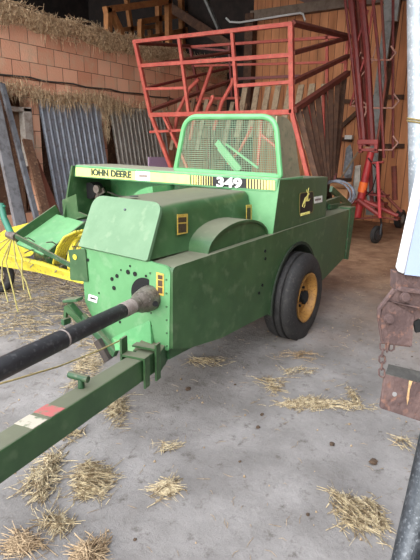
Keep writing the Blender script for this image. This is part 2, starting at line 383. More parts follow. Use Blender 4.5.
bm = BM(); box(bm, (5.24, YW-.02, 1.25), (5.41, YW+.16, 2.18)); box(bm, (4.62, YW-.02, 2.1), (5.41, YW+.16, 2.17)); obj('white_frame', bm, PLASTER, t, bevel=.015)
bm = BM(); box(bm, (6.83, YW-.05, 1.8), (6.93, YW-.001, 2.25)); box(bm, (6.83, YW-.05, 2.2), (6.98, YW-.001, 2.28))
tag(obj('white_door_frame_scrap', bm, WHITEP), 'white strip fixed on the brick pillar between the corrugated sheets', 'strip')

# straw lying along the top of the clay wall and hanging from the sill
def matted(bm, n, fx, fy, fz, hang):
    for i in range(n):
        x = fx(); p = Vector((x, fy(), fz(x))); a = rnd.uniform(-PI, PI); l = rnd.uniform(.04, .13)
        d = Vector((math.cos(a), rnd.uniform(-.35, .1), math.sin(a)*.6-.1)).normalized()
        if rnd.random() < hang: d = Vector((rnd.uniform(-.5, .5), -.1, -1)).normalized(); l *= 1.8
        r = rnd.uniform(.002, .005); q = p+d*l*.5+Vector((rnd.uniform(-.02, .02), -.015, rnd.uniform(-.01, .02)))
        if p.y > YW and min(p.z, (p+d*l).z) < 3.56: continue
        tube(bm, [p, q, p+d*l], [r, r, r*.6], 3, cap=False)
# lumpy matted crust over the wall top, then the loose stalks in it
bm = BM(); rows = []
nx = 260
for j, (y, z) in enumerate(((YW-.001, 3.34), (YW-.05, 3.38), (YW-.085, 3.44), (YW-.09, 3.50), (YW-.055, 3.60), (YW+.04, 3.64), (YW+.2, 3.62))):
    row = []
    for i in range(nx+1):
        x = 3.0+8.4*i/nx; e = math.sin(x*5.1)*.5+math.sin(x*11.7+2)*.3+math.sin(x*2.3+j)*.4
        row.append(bm.verts.new((x, y-(.02*rnd.random() if 0 < j < 5 else 0), z+e*(.07 if j < 2 else .022)+rnd.uniform(-.012, .012))))
    rows.append(row)
for A, C in zip(rows, rows[1:]):
    for i in range(nx): bm.faces.new((A[i], A[i+1], C[i+1], C[i]))
matted(bm, 4600, lambda: rnd.uniform(3.1, 11.3), lambda: YW-.06-rnd.random()*.05, lambda x: 3.63-.34*rnd.random()**1.5+.04*math.sin(x*5), .08)
tag(obj('wall_top_straw', bm, WALLSTRAW), 'tangled old straw covering the top edge of the clay block wall', 'straw', kind='stuff')
bm = BM()
matted(bm, 2600, lambda: rnd.choice([rnd.uniform(4.4, 9), rnd.gauss(6.15, .35), rnd.gauss(5.0, .5), rnd.gauss(7.1, .25)]), lambda: YW-.04-rnd.random()*.1, lambda x: 2.40+rnd.gauss(0, .05)+(.09*math.sin(x*4))*rnd.random(), .3)
for i in range(260):
    x = rnd.gauss(7.0, .07); p = Vector((x, YW-.03-rnd.random()*.06, 2.35-.6*rnd.random())); d = Vector((rnd.uniform(-.4, .4), -.1, -1)).normalized(); l = rnd.uniform(.05, .16)
    tube(bm, [p, p+d*l*.5+Vector((.01, -.01, 0)), p+d*l], [.003, .004, .002], 3, cap=False)
tag(obj('sill_straw', bm, WALLSTRAW), 'brownish straw hanging over the tops of the corrugated sheets', 'straw', kind='stuff')
# orange timber frames up on the loft
def timber_frame(label, segs, Y, w=.1):
    base = min((on(*p, 1, Y) for s in segs for p in s), key=lambda v: v.z)
    t = thing('timber_frame', label, 'timber frame', (base.x, Y, base.z), 'timber frames on the loft')
    for s in segs:
        bm = BM(); bar(bm, on(*s[0], 1, Y), on(*s[1], 1, Y), w, w, up=(0, 1, 0)); obj('rail' if abs(s[0][0]-s[1][0]) > 8 else 'upright', bm, WOODOR, t)
timber_frame('large orange timber frame with a diagonal brace standing on the loft', [((108, 8), (108, 42)), ((168, -4), (169, 62)), ((105, 10), (170, 1)), ((111, 12), (128, 48))], 7.6, .12)
timber_frame('smaller orange timber frame standing on the loft behind the large one', [((141, 22), (141, 54)), ((140, 22), (186, 14)), ((158, -6), (160, 60)), ((141, 40), (186, 30)), ((181, -6), (183, 64))], 8.3, .12)
timber_frame('grey brown timber frame lying deep in the dark loft', [((126, -6), (134, 50)), ((120, 30), (178, 24)), ((176, 10), (205, 30)), ((150, 30), (152, 54))], 9.2, .1)
bm = BM(); bar(bm, on(190, -36, 0, 11.43), on(219, 30, 0, 11.43), .12, .05, up=(0, 1, 0)); tag(obj('grey_board', bm, GREYWOOD), 'short pale grey board slanting under the dark roof left of the roof post', 'board')
# lilac sheet
bm = BM(); prism(bm, [on(149, 157, 1, 6.2), on(168, 157, 1, 6.2), on(168, 175, 1, 6.2), on(168, 240, 1, 6.2)*1, on(149, 240, 1, 6.2)], (0, .02, 0))
o = obj('lilac_sheet', bm, LILAC); tag(o, 'pale lilac sheet standing behind the green machine by the corrugated sheets', 'sheet')

# ================================================================== BALER
B = thing('square_baler', 'large green hay baler with pale stripe and mesh guard in the middle of the shed', 'baler', (3.6, 2.4, 0))
YS = 1.60
# right side panel with wheel arch
WX, WZ, WR = 3.84, .362, .385
out = [V(2.09, YS, .47), V(2.26, YS, .416), V(2.63, YS, .36), V(3.33, YS, .335)]
for k in range(0, 19):
    a = PI*1.04 - k*(PI*1.05)/18
    out.append(V(WX+.46*math.cos(a), YS, WZ+.46*math.sin(a)))
out += [V(4.51, YS, .345), V(5.15, YS, .46), V(5.2, YS, .985)] + rounded([V(5.2, YS, .99), V(2.09, YS, .955), V(2.09, YS, .47)], [0, .04, 0])[1:8]
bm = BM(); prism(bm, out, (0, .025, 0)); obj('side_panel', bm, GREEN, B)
bm = BM()   # dark lip around the wheel arch
pts = [V(WX+.465*math.cos(a), YS+.0, WZ+.465*math.sin(a)) for a in [PI*1.04-k*(PI*1.05)/18 for k in range(19)]]
R = []
for a in [PI*1.04-k*(PI*1.05)/18 for k in range(19)]:
    c, s = math.cos(a), math.sin(a)
    R.append([V(WX+r*c, y, WZ+r*s) for r, y in ((.45, YS-.012), (.475, YS-.012), (.475, YS+.2), (.45, YS+.2))])
loft(bm, R); obj('wheel_arch_lip', bm, mat('dirty_dark_lip', (30, 40, 28), (40, 50, 34), .8, 9), B)
# deck on top of the side box, and the inner chamber
bm = BM(); prism(bm, [V(2.11, YS+.025, .93), V(5.2, YS+.025, .965), V(5.2, YS+.025, .985), V(2.11, YS+.025, .95)], (0, .72, 0)); obj('deck', bm, GREEN, B)
bm = BM(); box(bm, (2.14, YS+.3, .5), (5.1, 2.3, .92)); obj('bale_chamber', bm, DGREEN, B)
bm = BM(); tube(bm, [V(WX, 1.72, WZ), V(WX, 2.25, WZ)], .05, 12); box(bm, (WX-.08, 2.0, WZ-.05), (WX+.08, 2.2, .55)); obj('axle', bm, DGREEN, B)
# front plate
fp = [on(105, 340, 0, 2.1), V(2.1, 2.29, .56), V(2.1, 2.325, .62), V(2.1, 2.335, .975), V(2.1, 1.76, .962), V(2.1, 1.76, .44)]
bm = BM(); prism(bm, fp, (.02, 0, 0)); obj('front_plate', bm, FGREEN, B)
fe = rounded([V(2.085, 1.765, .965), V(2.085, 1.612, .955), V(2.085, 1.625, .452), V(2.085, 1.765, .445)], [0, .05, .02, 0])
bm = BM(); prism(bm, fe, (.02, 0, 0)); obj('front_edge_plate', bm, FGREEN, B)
for z in (.9, .82, .74, .66, .58, .5):
    bm = BM(); disc(bm, (2.085, 1.757, z), (-1, 0, 0), .007, .004, 8); obj('rivet', bm, DGREEN, B)
    bm = BM(); disc(bm, (2.085, 1.64, z-.02), (-1, 0, 0), .006, .004, 8); obj('rivet', bm, DGREEN, B)
for (x, y, r) in ((128, 272, .015), (135, 274, .015), (117, 276, .013), (112, 279, .013), (114, 288, .014), (88, 260, .011), (130, 266, .007), (121, 270, .006), (146, 276, .008), (99, 293, .006), (120, 322, .009), (107, 322, .007)):
    bm = BM(); disc(bm, on(x, y, 0, 2.0985), (-1, 0, 0), r, .002, 14); obj('bolt_hole', bm, HOLE, B)
bm = BM(); disc(bm, on(145, 295, 0, 2.0983), (-1, 0, 0), .105, .004, 28); disc(bm, on(148, 297, 0, 2.084), (-1, 0, 0), .075, .004, 28); obj('shaft_opening', bm, HOLE, B)
def label_plate(pts, m, ax, v, n, name='label', t=.003):
    bm = BM(); prism(bm, [on(*p, ax, v) for p in pts], Vector(n)*t); return obj(name, bm, m, B)
lp = label_plate([(156.5, 272), (164, 274), (164, 296), (156.5, 294)], LABELY, 0, 2.084, (-1, 0, 0), 'warning_label')
for (a, b, c, d) in ((158, 275, 162.5, 279), (158, 280, 162.5, 286), (158, 287, 162.5, 293)):
    label_plate([(a, b), (c, b+.6), (c, d+.6), (a, d)], PRINT, 0, 2.081, (-1, 0, 0), 'warning_print', .001)
label_plate([(89, 294), (98, 297), (97, 303), (88, 300)], WHITE, 0, 2.098, (-1, 0, 0), 'white_label')
label_plate([(90.5, 297), (96, 298.6), (96, 300), (90.5, 298.6)], BLACK, 0, 2.095, (-1, 0, 0), 'label_print', .001)

# hood: slanted front panel and tapered cover behind it
h0 = [V(2.1, 2.335, .978), V(2.1, 1.775, .957)]; h1 = [V(2.3, 2.38, 1.28), V(2.3, 1.82, 1.268)]
def lerp(a, b, t): return a*(1-t)+b*t
fr = rounded([h0[0], h0[1], h1[1], h1[0]], [.0, .02, .07, .09], 8)
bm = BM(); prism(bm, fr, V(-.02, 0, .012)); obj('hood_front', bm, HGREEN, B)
def hr(x, top, s=0):
    return [V(x, 2.5-.0, .96), V(x, 1.79, .96), V(x, 1.85, .99+(top-.99)*.75), V(x, 1.862, top-.03), V(x, 1.885, top-.005), V(x, 1.91, top), V(x, 2.38, top), V(x, 2.44, top-.04)]
ra = hr(2.14, 1.0)
ra = [V(2.12, 2.3, .965), V(2.12, 1.79, .965), V(2.27, 1.83, 1.2), V(2.29, 1.845, 1.225), V(2.3, 1.87, 1.245), V(2.3, 1.9, 1.25), V(2.3, 2.3, 1.25), V(2.27, 2.34, 1.22)]
bm = BM(); loft(bm, [ra, hr(2.5, 1.26), hr(3.40, 1.275)]); obj('hood', bm, GREEN, B, smooth=True)
label_plate([(177, 214.5), (187.5, 213.8), (187.5, 233), (177, 235)], LABELY, 1, 1.80, (0, -1, 0), 'hood_label')
label_plate([(178.3, 217.5), (186.3, 217), (186.3, 222), (178.3, 222.6)], PRINT, 1, 1.797, (0, -1, 0), 'label_print', .001)
label_plate([(178.3, 224), (186.3, 223.5), (186.3, 232), (178.3, 233)], PRINT, 1, 1.797, (0, -1, 0), 'label_print', .001)
label_plate([(246, 205), (251.5, 204.5), (251.5, 222), (246, 223)], LABELY, 1, 1.80, (0, -1, 0), 'hood_label')
label_plate([(247, 208), (250.5, 207.7), (250.5, 219), (247, 219.6)], PRINT, 1, 1.797, (0, -1, 0), 'label_print', .001)
bm = BM(); disc(bm, on(131, 209, 0, 2.21)+V(-.05, 0, 0), (-1, 0, .6), .008, .006, 10); disc(bm, on(134, 196.5, 2, 1.275), (0, 0, 1), .03, .004, 16); obj('hood_knob', bm, DARKSTEEL, B)
# arched flywheel guard on the deck
fx, fr_ = 2.93, .36
R = []
for k in range(21):
    a = PI*(1-k/20)
    c, s = math.cos(a), math.sin(a)
    x = fx+.42*c; z = .952+.165*s
    R.append([V(x, 1.64, z), V(x, 1.85, z), V(fx+.405*c, 1.85, .952+.148*s), V(fx+.405*c, 1.64, .952+.148*s)])
bm = BM(); loft(bm, R); ring = [V(fx+.405*math.cos(PI*(1-k/20)), 1.655, .95+.148*math.sin(PI*(1-k/20))) for k in range(21)]
prism(bm, ring, (0, .012, 0)); obj('flywheel_guard', bm, GREEN, B, smooth=True)

# upper box with the leaping deer sign
ub = [V(3.38, 1.62, .955), V(4.53, 1.62, .965), V(4.51, 1.62, 1.352), V(3.46, 1.62, 1.372)]
bm = BM(); prism(bm, ub, (0, .7, 0)); obj('knotter_box', bm, GREEN, B, bevel=.008)
# front face below stripe
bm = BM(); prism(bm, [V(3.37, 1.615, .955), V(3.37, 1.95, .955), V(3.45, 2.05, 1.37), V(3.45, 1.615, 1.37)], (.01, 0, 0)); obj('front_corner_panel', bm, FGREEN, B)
# long header across the machine, with the stripe
HX = 3.43
hp = [V(HX, 1.63, 1.27), V(HX, 3.86, 1.295), V(HX, 3.83, 1.415), V(HX, 1.62, 1.38)]
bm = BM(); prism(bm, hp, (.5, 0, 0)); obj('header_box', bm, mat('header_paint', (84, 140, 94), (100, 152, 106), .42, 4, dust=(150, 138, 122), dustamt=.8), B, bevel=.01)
def hy(x, y): return on(x, y, 0, HX-.004)
def strip(x0, x1, m, name, a=0., b=1., dx=-.003):
    """slice of the stripe between picture columns x0 and x1; a, b are the fractions from its top"""
    def tb(x):
        t = (x-76)/(278-76); top = 167.4+t*(181.0-167.4); bot = 175.8+t*(190.4-175.8); return top, bot
    p = []
    for x, f in ((x0, a), (x1, a), (x1, b), (x0, b)):
        tp, bt = tb(x); p.append(on(x, tp+(bt-tp)*f, 0, HX+dx))
    bm = BM(); prism(bm, p, (-.003, 0, 0)); return obj(name, bm, m, B)
strip(76, 136, YELSTRIPE, 'stripe'); strip(150, 190, YELSTRIPE, 'stripe')
strip(136, 150, WHITE, 'white_sticker', -.05, 1.0); strip(139, 147, GREYTAPE, 'sticker_print', .3, .6, -.007)
x = 191.0; w = .7
for k in range(9):
    strip(x, x+.7+k*.16, BLACK, 'dark_bar', 0, 1); x2 = x+.7+k*.16
    strip(x2, x+2.4, YELSTRIPE, 'pale_bar', 0, 1); x += 2.4
strip(x, 245, BLACK, 'number_panel', 0, 1)
x = 245.0
for k in range(10):
    wd = 1.9-k*.15
    strip(x, x+wd, BLACK, 'dark_bar', 0, 1); strip(x+wd, x+3.0, YELSTRIPE, 'pale_bar', 0, 1); x += 3.0
o = hy(91, 175.4); e = hy(133, 178.6)
text('lettering', 'JOHN DEERE', .085, o+V(-.006, 0, .004), e-o, (0, 0, 1), mat('letter_green', (40, 62, 48), None, .5), B, width=(e-o).length*.97, bold=.003)
o = hy(217, 186.9); e = hy(244, 188.8)
text('number', '349', .108, o+V(-.008, 0, .004), e-o, (0, 0, 1), WHITE, B, width=(e-o).length*.94, bold=.004)
# deer decal
dc = on(305, 203.5, 1, 1.617)
def dpl(px, n=1.0): return [on(x, y, 1, 1.616) for x, y in px]
bm = BM(); prism(bm, rounded(dpl([(299.4, 192.8), (313.2, 190.9), (312.8, 212.4), (299, 215.8)]), .03, 4), (0, -.003, 0)); obj('decal_border', bm, mat('dull_gold', (120, 110, 60), None, .5), B)
bm = BM(); prism(bm, rounded([p+V(0, -.003, 0) for p in dpl([(299.9, 193.5), (312.7, 191.6), (312.3, 211.7), (299.5, 215)])], .028, 4), (0, -.002, 0)); obj('decal_panel', bm, BLACK, B)
du = (dpl([(312.3, 200)])[0]-dpl([(300.2, 200)])[0]); dw = .265; dcen = on(306.1, 202.2, 1, 1.61)
def D(u, v): return dcen + V(u*dw*.5, 0, v*dw*.5+u*.004)
deer = [(-.75,-.25),(-.5,.05),(-.35,.25),(-.05,.3),(.15,.4),(.3,.62),(.42,.6),(.62,.5),(.6,.42),(.42,.38),(.38,.2),(.4,.02),(.62,-.05),(.82,.08),(.86,.02),(.62,-.16),(.3,-.14),(.1,-.12),(-.1,-.1),(-.25,-.2),(-.2,-.42),(-.45,-.62),(-.5,-.58),(-.32,-.4),(-.42,-.15),(-.55,-.2),(-.8,-.5),(-.86,-.46)]
bm = BM(); prism(bm, [D(u*.72, v*.74+.14) for u, v in deer], (0, -.003, 0))
for pl in ([(.28,.62),(.1,.72),(-.02,.92),(-.08,.9),(.02,.66),(.24,.55)], [(.36,.62),(.3,.86),(.4,1.02),(.35,1.04),(.22,.88),(.28,.6)]):
    prism(bm, [D(u*.72, v*.74+.14) for u, v in pl], (0, -.003, 0))
obj('deer_emblem', bm, YELSTRIPE, B)
text('emblem_lettering', 'JOHN DEERE', .034, D(-.78, -.80)+V(0, -.001, 0), (1, 0, 0), (0, 0, 1), YELSTRIPE, B, width=.205)
label_plate([(314, 197), (322, 195.5), (322, 202), (314, 203.5)], WHITE, 1, 1.617, (0, -1, 0), 'white_label')
label_plate([(315, 199), (321, 198), (321, 200), (315, 201)], GREYTAPE, 1, 1.613, (0, -1, 0), 'label_print', .001)
# screen guard above the header
SX = 3.5
sc = [V(SX, 2.66, 1.41), V(SX, 2.56, 1.80), V(SX, 2.50, 1.835), V(SX, 1.72, 1.825), V(SX, 1.68, 1.78), V(SX, 1.635, 1.375)]
c0 = rounded([V(SX, 2.64, 1.405), V(SX, 2.53, 1.845), V(SX, 1.70, 1.83), V(SX, 1.635, 1.39)], [.02, .12, .12, .02], 8)
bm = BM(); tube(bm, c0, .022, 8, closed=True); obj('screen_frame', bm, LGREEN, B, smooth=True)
bm = BM()
def yl(z): return 2.64-.11*(z-1.405)/.44
def yr(z): return 1.635+.065*(z-1.39)/.44
for k in range(1, 26):
    z = 1.40+.43*k/26; e = 0.05 if k > 23 else (.02 if k > 21 else 0)
    bar(bm, (SX+.004, yl(z)-.01-e, z), (SX+.004, yr(z)+.01+e, z), .002, .0022)
for k in range(1, 62):
    y = 1.66+.95*k/62; zt = 1.825
    if y > 2.54: zt = 1.405+(2.63-y)/.11*.44
    if 2.44 < y <= 2.54: zt = 1.82-.25*(y-2.44)**1
    if y < 1.74: zt = min(1.8, 1.39+(y-1.635)/.065*.44)
    bar(bm, (SX, y, 1.40), (SX, y, zt), .0018, .0018, up=(1, 0, 0))
m_ = obj('screen_mesh', bm, mat('mesh_wire', (150, 176, 146), None, .6), B)
# end plate of the guard, curved back at the top
ep = rounded([V(SX, 1.645, 1.385), V(SX, 1.69, 1.838), V(SX+.29, 1.69, 1.83), V(SX+.40, 1.64, 1.375)], [0, .02, .16, 0], 8)
bm = BM(); prism(bm, ep, (0, .012, 0)); obj('guard_end_plate', bm, OLIVE, B)
# crank bracket behind the mesh
bm = BM(); bar(bm, on(217, 142, 0, 3.56), on(240, 170, 0, 3.56), .02, .05, up=(0, 1, 0)); bar(bm, on(226, 144, 0, 3.54), on(258, 168, 0, 3.54), .012, .016)
bar(bm, on(218, 149, 0, 3.58), on(236, 172, 0, 3.58), .01, .012); obj('crank_bracket', bm, LGREEN, B)
bm = BM(); tube(bm, [on(252, 127, 0, 3.62), on(240, 150, 0, 3.62), on(228, 164, 0, 3.62)], .012, 6); obj('red_lever', bm, RED, B)
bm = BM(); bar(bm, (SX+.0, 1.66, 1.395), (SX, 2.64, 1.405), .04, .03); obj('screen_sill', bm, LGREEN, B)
# left recess: end plate, back panel, inner parts
bm = BM(); prism(bm, [V(3.41, 3.85, 1.405), V(3.27, 3.85, .93), V(3.32, 3.85, .86), V(3.95, 3.85, .86), V(3.95, 3.85, 1.405)], (0, .02, 0)); obj('end_plate', bm, GREEN, B)
bm = BM(); box(bm, (3.93, 2.45, .7), (3.95, 3.85, 1.3)); obj('recess_panel', bm, GREEN_CLEAN, B)
bm = BM(); prism(bm, [on(62, 200, 0, 3.3), on(76, 194, 0, 3.3), on(78, 212, 0, 3.3), on(88, 216, 0, 3.3), on(64, 222, 0, 3.3)], (.02, 0, 0)); obj('lower_flap', bm, GREEN, B)
bm = BM(); tube(bm, [on(100, 215, 0, 3.4), on(88, 226, 0, 3.4), on(82, 244, 0, 3.4)], .0, 4) if False else None
R = []
for k in range(15):
    a = math.radians(95+k*6.5); c, s = math.cos(a), math.sin(a)
    p = V(3.2, 2.62, .86)
    R.append([p+V(0, -r*c*1, r*s)+V(dx, 0, 0) for r, dx in ((.34, 0), (.42, 0), (.42, .3), (.34, .3))])
loft(bm, R); obj('pickup_drum_guard', bm, GREEN_CLEAN, B)
bm = BM(); disc(bm, on(98, 190, 0, 3.7), (-1, 0, 0), .085, .12, 20); disc(bm, on(88, 205, 0, 3.72), (-1, 0, 0), .11, .08, 20); box(bm, on(92, 186, 0, 3.8), on(101, 213, 0, 3.72)); obj('gear_case', bm, HOLE, B)
bm = BM(); disc(bm, on(98, 189, 0, 3.57), (-1, 0, 0), .04, .03, 16); bar(bm, on(95, 196, 0, 3.6), on(104, 190, 0, 3.6), .02, .05); obj('crank_arm', bm, STEEL, B)
bm = BM(); tube(bm, [on(108, 192, 0, 3.3), on(118, 196, 0, 2.9), on(138, 197.5, 0, 2.7)], .006, 6); obj('hood_cable', bm, BLACK, B)

# rear end
bm = BM(); prism(bm, [V(5.2, 1.595, .44), V(5.28, 1.59, .42), V(5.36, 1.585, 1.0), V(5.2, 1.595, 1.0)], (0, .75, 0)); obj('rear_frame', bm, DGREEN, B)
bm = BM(); bar(bm, (4.6, 1.78, 1.03), (5.35, 1.78, 1.06), .04, .08); bar(bm, (4.6, 2.1, 1.05), (5.3, 2.1, 1.1), .04, .08)
bar(bm, on(331, 189, 1, 1.8), on(350, 206, 1, 1.8), .03, .06); bar(bm, on(329, 207, 1, 1.75), on(346, 205, 1, 1.75), .03, .05); obj('tension_rail', bm, DGREEN, B)
for k, (x, z) in enumerate(((3.32, .86), (3.3, .6), (3.25, .55), (3.33, .8))):
    bm = BM(); disc(bm, (x-.1, 1.6, z), (0, -1, 0), .012, .006, 8); obj('panel_bolt', bm, HOLE, B)

# wheel with lugless ribbed tyre
WY = 1.47
wh = BM()
prof = [(a*1.35, r) for a, r in [(0.02, .205), (0.0, .25), (-.0, .32), (.015, .355), (.03, .372), (.045, .382), (.056, .379), (.06, .362), (.067, .362), (.071, .384), (.1, .386), (.104, .364), (.112, .364), (.117, .385), (.155, .382), (.18, .368), (.2, .335), (.21, .29), (.2, .205)]]
lathe(wh, (WX, WY, WZ), (0, 1, 0), prof, 56)
for v in wh.verts:
    if v.co.z < .012: v.co.y += (v.co.y-WY-.1)*.15; v.co.z = 0
ok_ = (0); ty = obj('tyre', wh, TYRE, B, smooth=True)
bm = BM(); lathe(bm, (WX, WY, WZ), (0, 1, 0), [(.016, .208), (.005, .218), (.005, .2), (.02, .19), (.04, .18), (.08, .172), (.095, .11), (.08, .09), (.07, .02), (.1, .02), (.12, .1), (.14, .17), (.2, .19), (.25, .208)], 48)
rim = obj('wheel_rim', bm, RIM, B, smooth=True)
bm = BM(); disc(bm, (WX, WY+.08, WZ), (0, -1, 0), .05, .06, 16)
for k in range(5):
    a = k*2*PI/5+.3; disc(bm, (WX+.085*math.cos(a), WY+.075, WZ+.085*math.sin(a)), (0, -1, 0), .012, .03, 6)
obj('wheel_hub', bm, HOLE, B)
# far wheel
bm = BM(); lathe(bm, (WX, 3.4, .33), (0, 1, 0), [(a*.8, r*.86) for a, r in prof], 32); obj('tyre', bm, TYRE, B, smooth=True)
bm = BM(); tube(bm, [V(WX, 2.2, .4), V(WX, 3.45, .33)], .04, 8); obj('axle', bm, DGREEN, B)

# drive shaft
s0 = dep(-40, 388, 1.62); s1 = V(2.0, 1.80, .74)
s1 = on(143, 301, 0, 2.0)
ax = (s1-s0).normalized(); L_ = (s1-s0).length
dsh = BM(); q = s0; a1 = s0+ax*(L_*.43); a2 = s0+ax*(L_*.82)
tube(dsh, [s0, a1], .042, 20); dso = obj('drive_shaft', dsh, RUBBER, B, smooth=True)
bm = BM(); tube(bm, [a1, a2], .0385, 20); obj('shaft_tube', bm, RUBBER, dso, smooth=True)
bm = BM(); tube(bm, [a1-ax*.006, a1+ax*.004], .043, 20); obj('shaft_seam', bm, GREYTAPE, dso)
a3 = s0+ax*(L_*.90)
bm = BM(); tube(bm, [a2, a3], .041, 20); obj('shaft_sleeve', bm, GREYTAPE, dso, smooth=True)
bm = BM(); tube(bm, [a3, a3+ax*.03, s1-ax*.06, s1-ax*.03, s1+ax*.05, s1+ax*.09], [.04, .043, .047, .062, .075, .075], 24); obj('shaft_bell', bm, STEEL, dso, smooth=True)
bm = BM(); disc(bm, s1+V(-.0, -.088, .0), (-.6, -1, .3), .016, .01, 10); obj('bell_hole', bm, HOLE, dso)
bm = BM()
cp = on(154, 312, 0, 2.06)
cpts = [on(154, 314+3*k, 0, 2.06)+V(.0, 0, 0) for k in range(14)] + [on(149, 357, 0, 2.04), on(142, 362, 0, 2.03), on(135, 357, 0, 2.02)]
for k, p in enumerate(cpts[:-1]):
    q = cpts[k+1]; m = (p+q)/2; d = (q-p).normalized(); s = d.cross(V(1, 0, 0)).normalized() if k % 2 else V(1, 0, 0)
    bm = BM(); h = .012; tube(bm, [m+d*h+s*.003, m+d*h*.5+s*.006, m-d*h*.5+s*.006, m-d*h+s*.003, m-d*h-s*.003, m-d*h*.5-s*.006, m+d*h*.5-s*.006, m+d*h-s*.003], .0018, 4, closed=True)
obj('safety_chain', bm, STEEL, B)

# draw bar
d1 = on(138, 367, 2, .42); d0 = on(-45, 487, 2, .5)
dd = (d1-d0).normalized()
bm = BM(); bar(bm, d0, d1+dd*.25, .10, .13); db = obj('draw_bar', bm, GREEN, B, bevel=.008)
# red and white sticker worn on the bar
def onbar(t, up=.0655, side=0): return d0+(d1-d0)*t+V(0, 0, up)
sd = dd.cross(V(0, 0, 1)).normalized()
for (t0, t1, m, nm) in ((.36, .43, RED, 'red_sticker'), (.27, .34, WHITE, 'white_sticker')):
    bm = BM()
    p = [onbar(t0)-sd*.046, onbar(t1)-sd*.046, onbar(t1)+sd*.046, onbar(t0)+sd*.046]
    prism(bm, p, (0, 0, .0015)); obj(nm, bm, mat('worn_'+nm, (176, 96, 92) if m is RED else (186, 176, 158), (110, 120, 96), .7, 22, thr=(.5, .62)), db)
bm = BM(); p = onbar(.60)
tube(bm, [p-sd*.02-V(0, 0, .0), p-sd*.02+V(0, 0, .05), p-sd*.02+V(0, 0, .05)-dd*.0+sd*-.03], .016, 10); tube(bm, [p-sd*.085+V(0, 0, .055), p+sd*.02+V(0, 0, .05)], .017, 12); obj('hitch_pin', bm, DGREEN, db, smooth=True)
# bracket saddle where the bar meets the machine
bm = BM()
a = d1+dd*-.02
bar(bm, a-sd*.075+V(0, 0, -.12), a-sd*.075+V(0, 0, .17), .06, .012, up=tuple(sd)); bar(bm, a+sd*.065+V(0, 0, -.1), a+sd*.065+V(0, 0, .08), .05, .012, up=tuple(sd))
bar(bm, a-sd*.08+V(0, 0, .075), a+sd*.07+V(0, 0, .075), .06, .012)
b_ = d1+dd*.1
bar(bm, b_+sd*.07+V(0, 0, -.1), b_+sd*.07+V(0, 0, .12), .05, .012, up=tuple(sd)); bar(bm, b_-sd*.08+V(0, 0, .09), b_+sd*.07+V(0, 0, .09), .05, .012)
obj('hitch_bracket', bm, GREEN, B)
bm = BM(); prism(bm, rounded([on(100, 352, 0, 2.04), on(112, 338, 0, 2.08), on(150, 320, 0, 2.08), on(153, 352, 0, 2.06), on(146, 358, 0, 2.0), on(122, 350, 0, 2.0)], .02, 3), (.012, 0, 0)); obj('hitch_plate', bm, GREEN_CLEAN, B)
bm = BM(); bar(bm, on(104, 388, 2, .33), on(133, 374, 2, .33), .02, .02); obj('latch_rod', bm, DARKSTEEL, B)
bm = BM(); bar(bm, d1+dd*.1, V(2.6, 1.95, .45), .16, .12); bar(bm, V(2.12, 1.7, .45), V(3.4, 1.7, .42), .1, .14); obj('bar_mount', bm, WOODDARK if False else DGREEN, B)
# parking jack on the left of the front plate
bm = BM(); j0 = on(70, 303, 0, 1.98); bar(bm, j0, on(82, 318, 0, 2.05), .05, .03); bar(bm, on(82, 316, 0, 2.05), on(116, 354, 0, 2.02), .035, .05); bar(bm, on(66, 300, 0, 1.98), on(80, 299, 0, 2.0), .07, .02)
bar(bm, on(66, 318, 0, 2.02), on(66, 324, 0, 2.02), .03, .06, up=(1, 0, 0)); jk = obj('parking_jack', bm, DGREEN, B, bevel=.004)
bm = BM(); prism(bm, [on(64, 306, 0, 2.02), on(72, 304, 0, 2.02), on(86, 320, 0, 2.04), on(80, 326, 0, 2.04), on(66, 312, 0, 2.02), on(65, 325, 0, 2.02), on(63, 325, 0, 2.02)], (.02, 0, 0)); obj('jack_plate', bm, GREEN, jk)
j1 = on(110, 352, 0, 2.0)
bm = BM(); bar(bm, on(98, 340, 0, 2.0), on(109, 360, 0, 2.0), .04, .05); obj('jack_foot', bm, mat('burnt_iron', (50, 44, 40), (70, 60, 52), .8, 20), jk)
bm = BM(); tube(bm, [on(88, 318, 0, 2.04), on(94, 322, 0, 2.02), on(100, 317, 0, 2.04), on(104, 322, 0, 2.06)], .006, 5); obj('jack_hose', bm, HOLE, jk)
bm = BM(); tube(bm, [on(-30, 392, 0, 1.0), on(20, 378, 0, 1.2), on(60, 366, 0, 1.5), on(100, 350, 0, 1.85), on(121, 340, 0, 2.02)], .0045, 6); obj('pull_rope', bm, ROPE, B, smooth=True)
# ear plate on front left
bm = BM(); prism(bm, rounded([on(70, 262, 0, 2.09), on(68, 250, 0, 2.09), on(85, 249, 0, 2.09), on(88, 282, 0, 2.09), on(70, 280, 0, 2.09)], .015, 3), (.012, 0, 0)); obj('ear_plate', bm, GREEN, B)
bm = BM(); disc(bm, on(75, 257, 0, 2.088), (-1, 0, 0), .018, .003, 14); obj('ear_hole', bm, YEL, B)

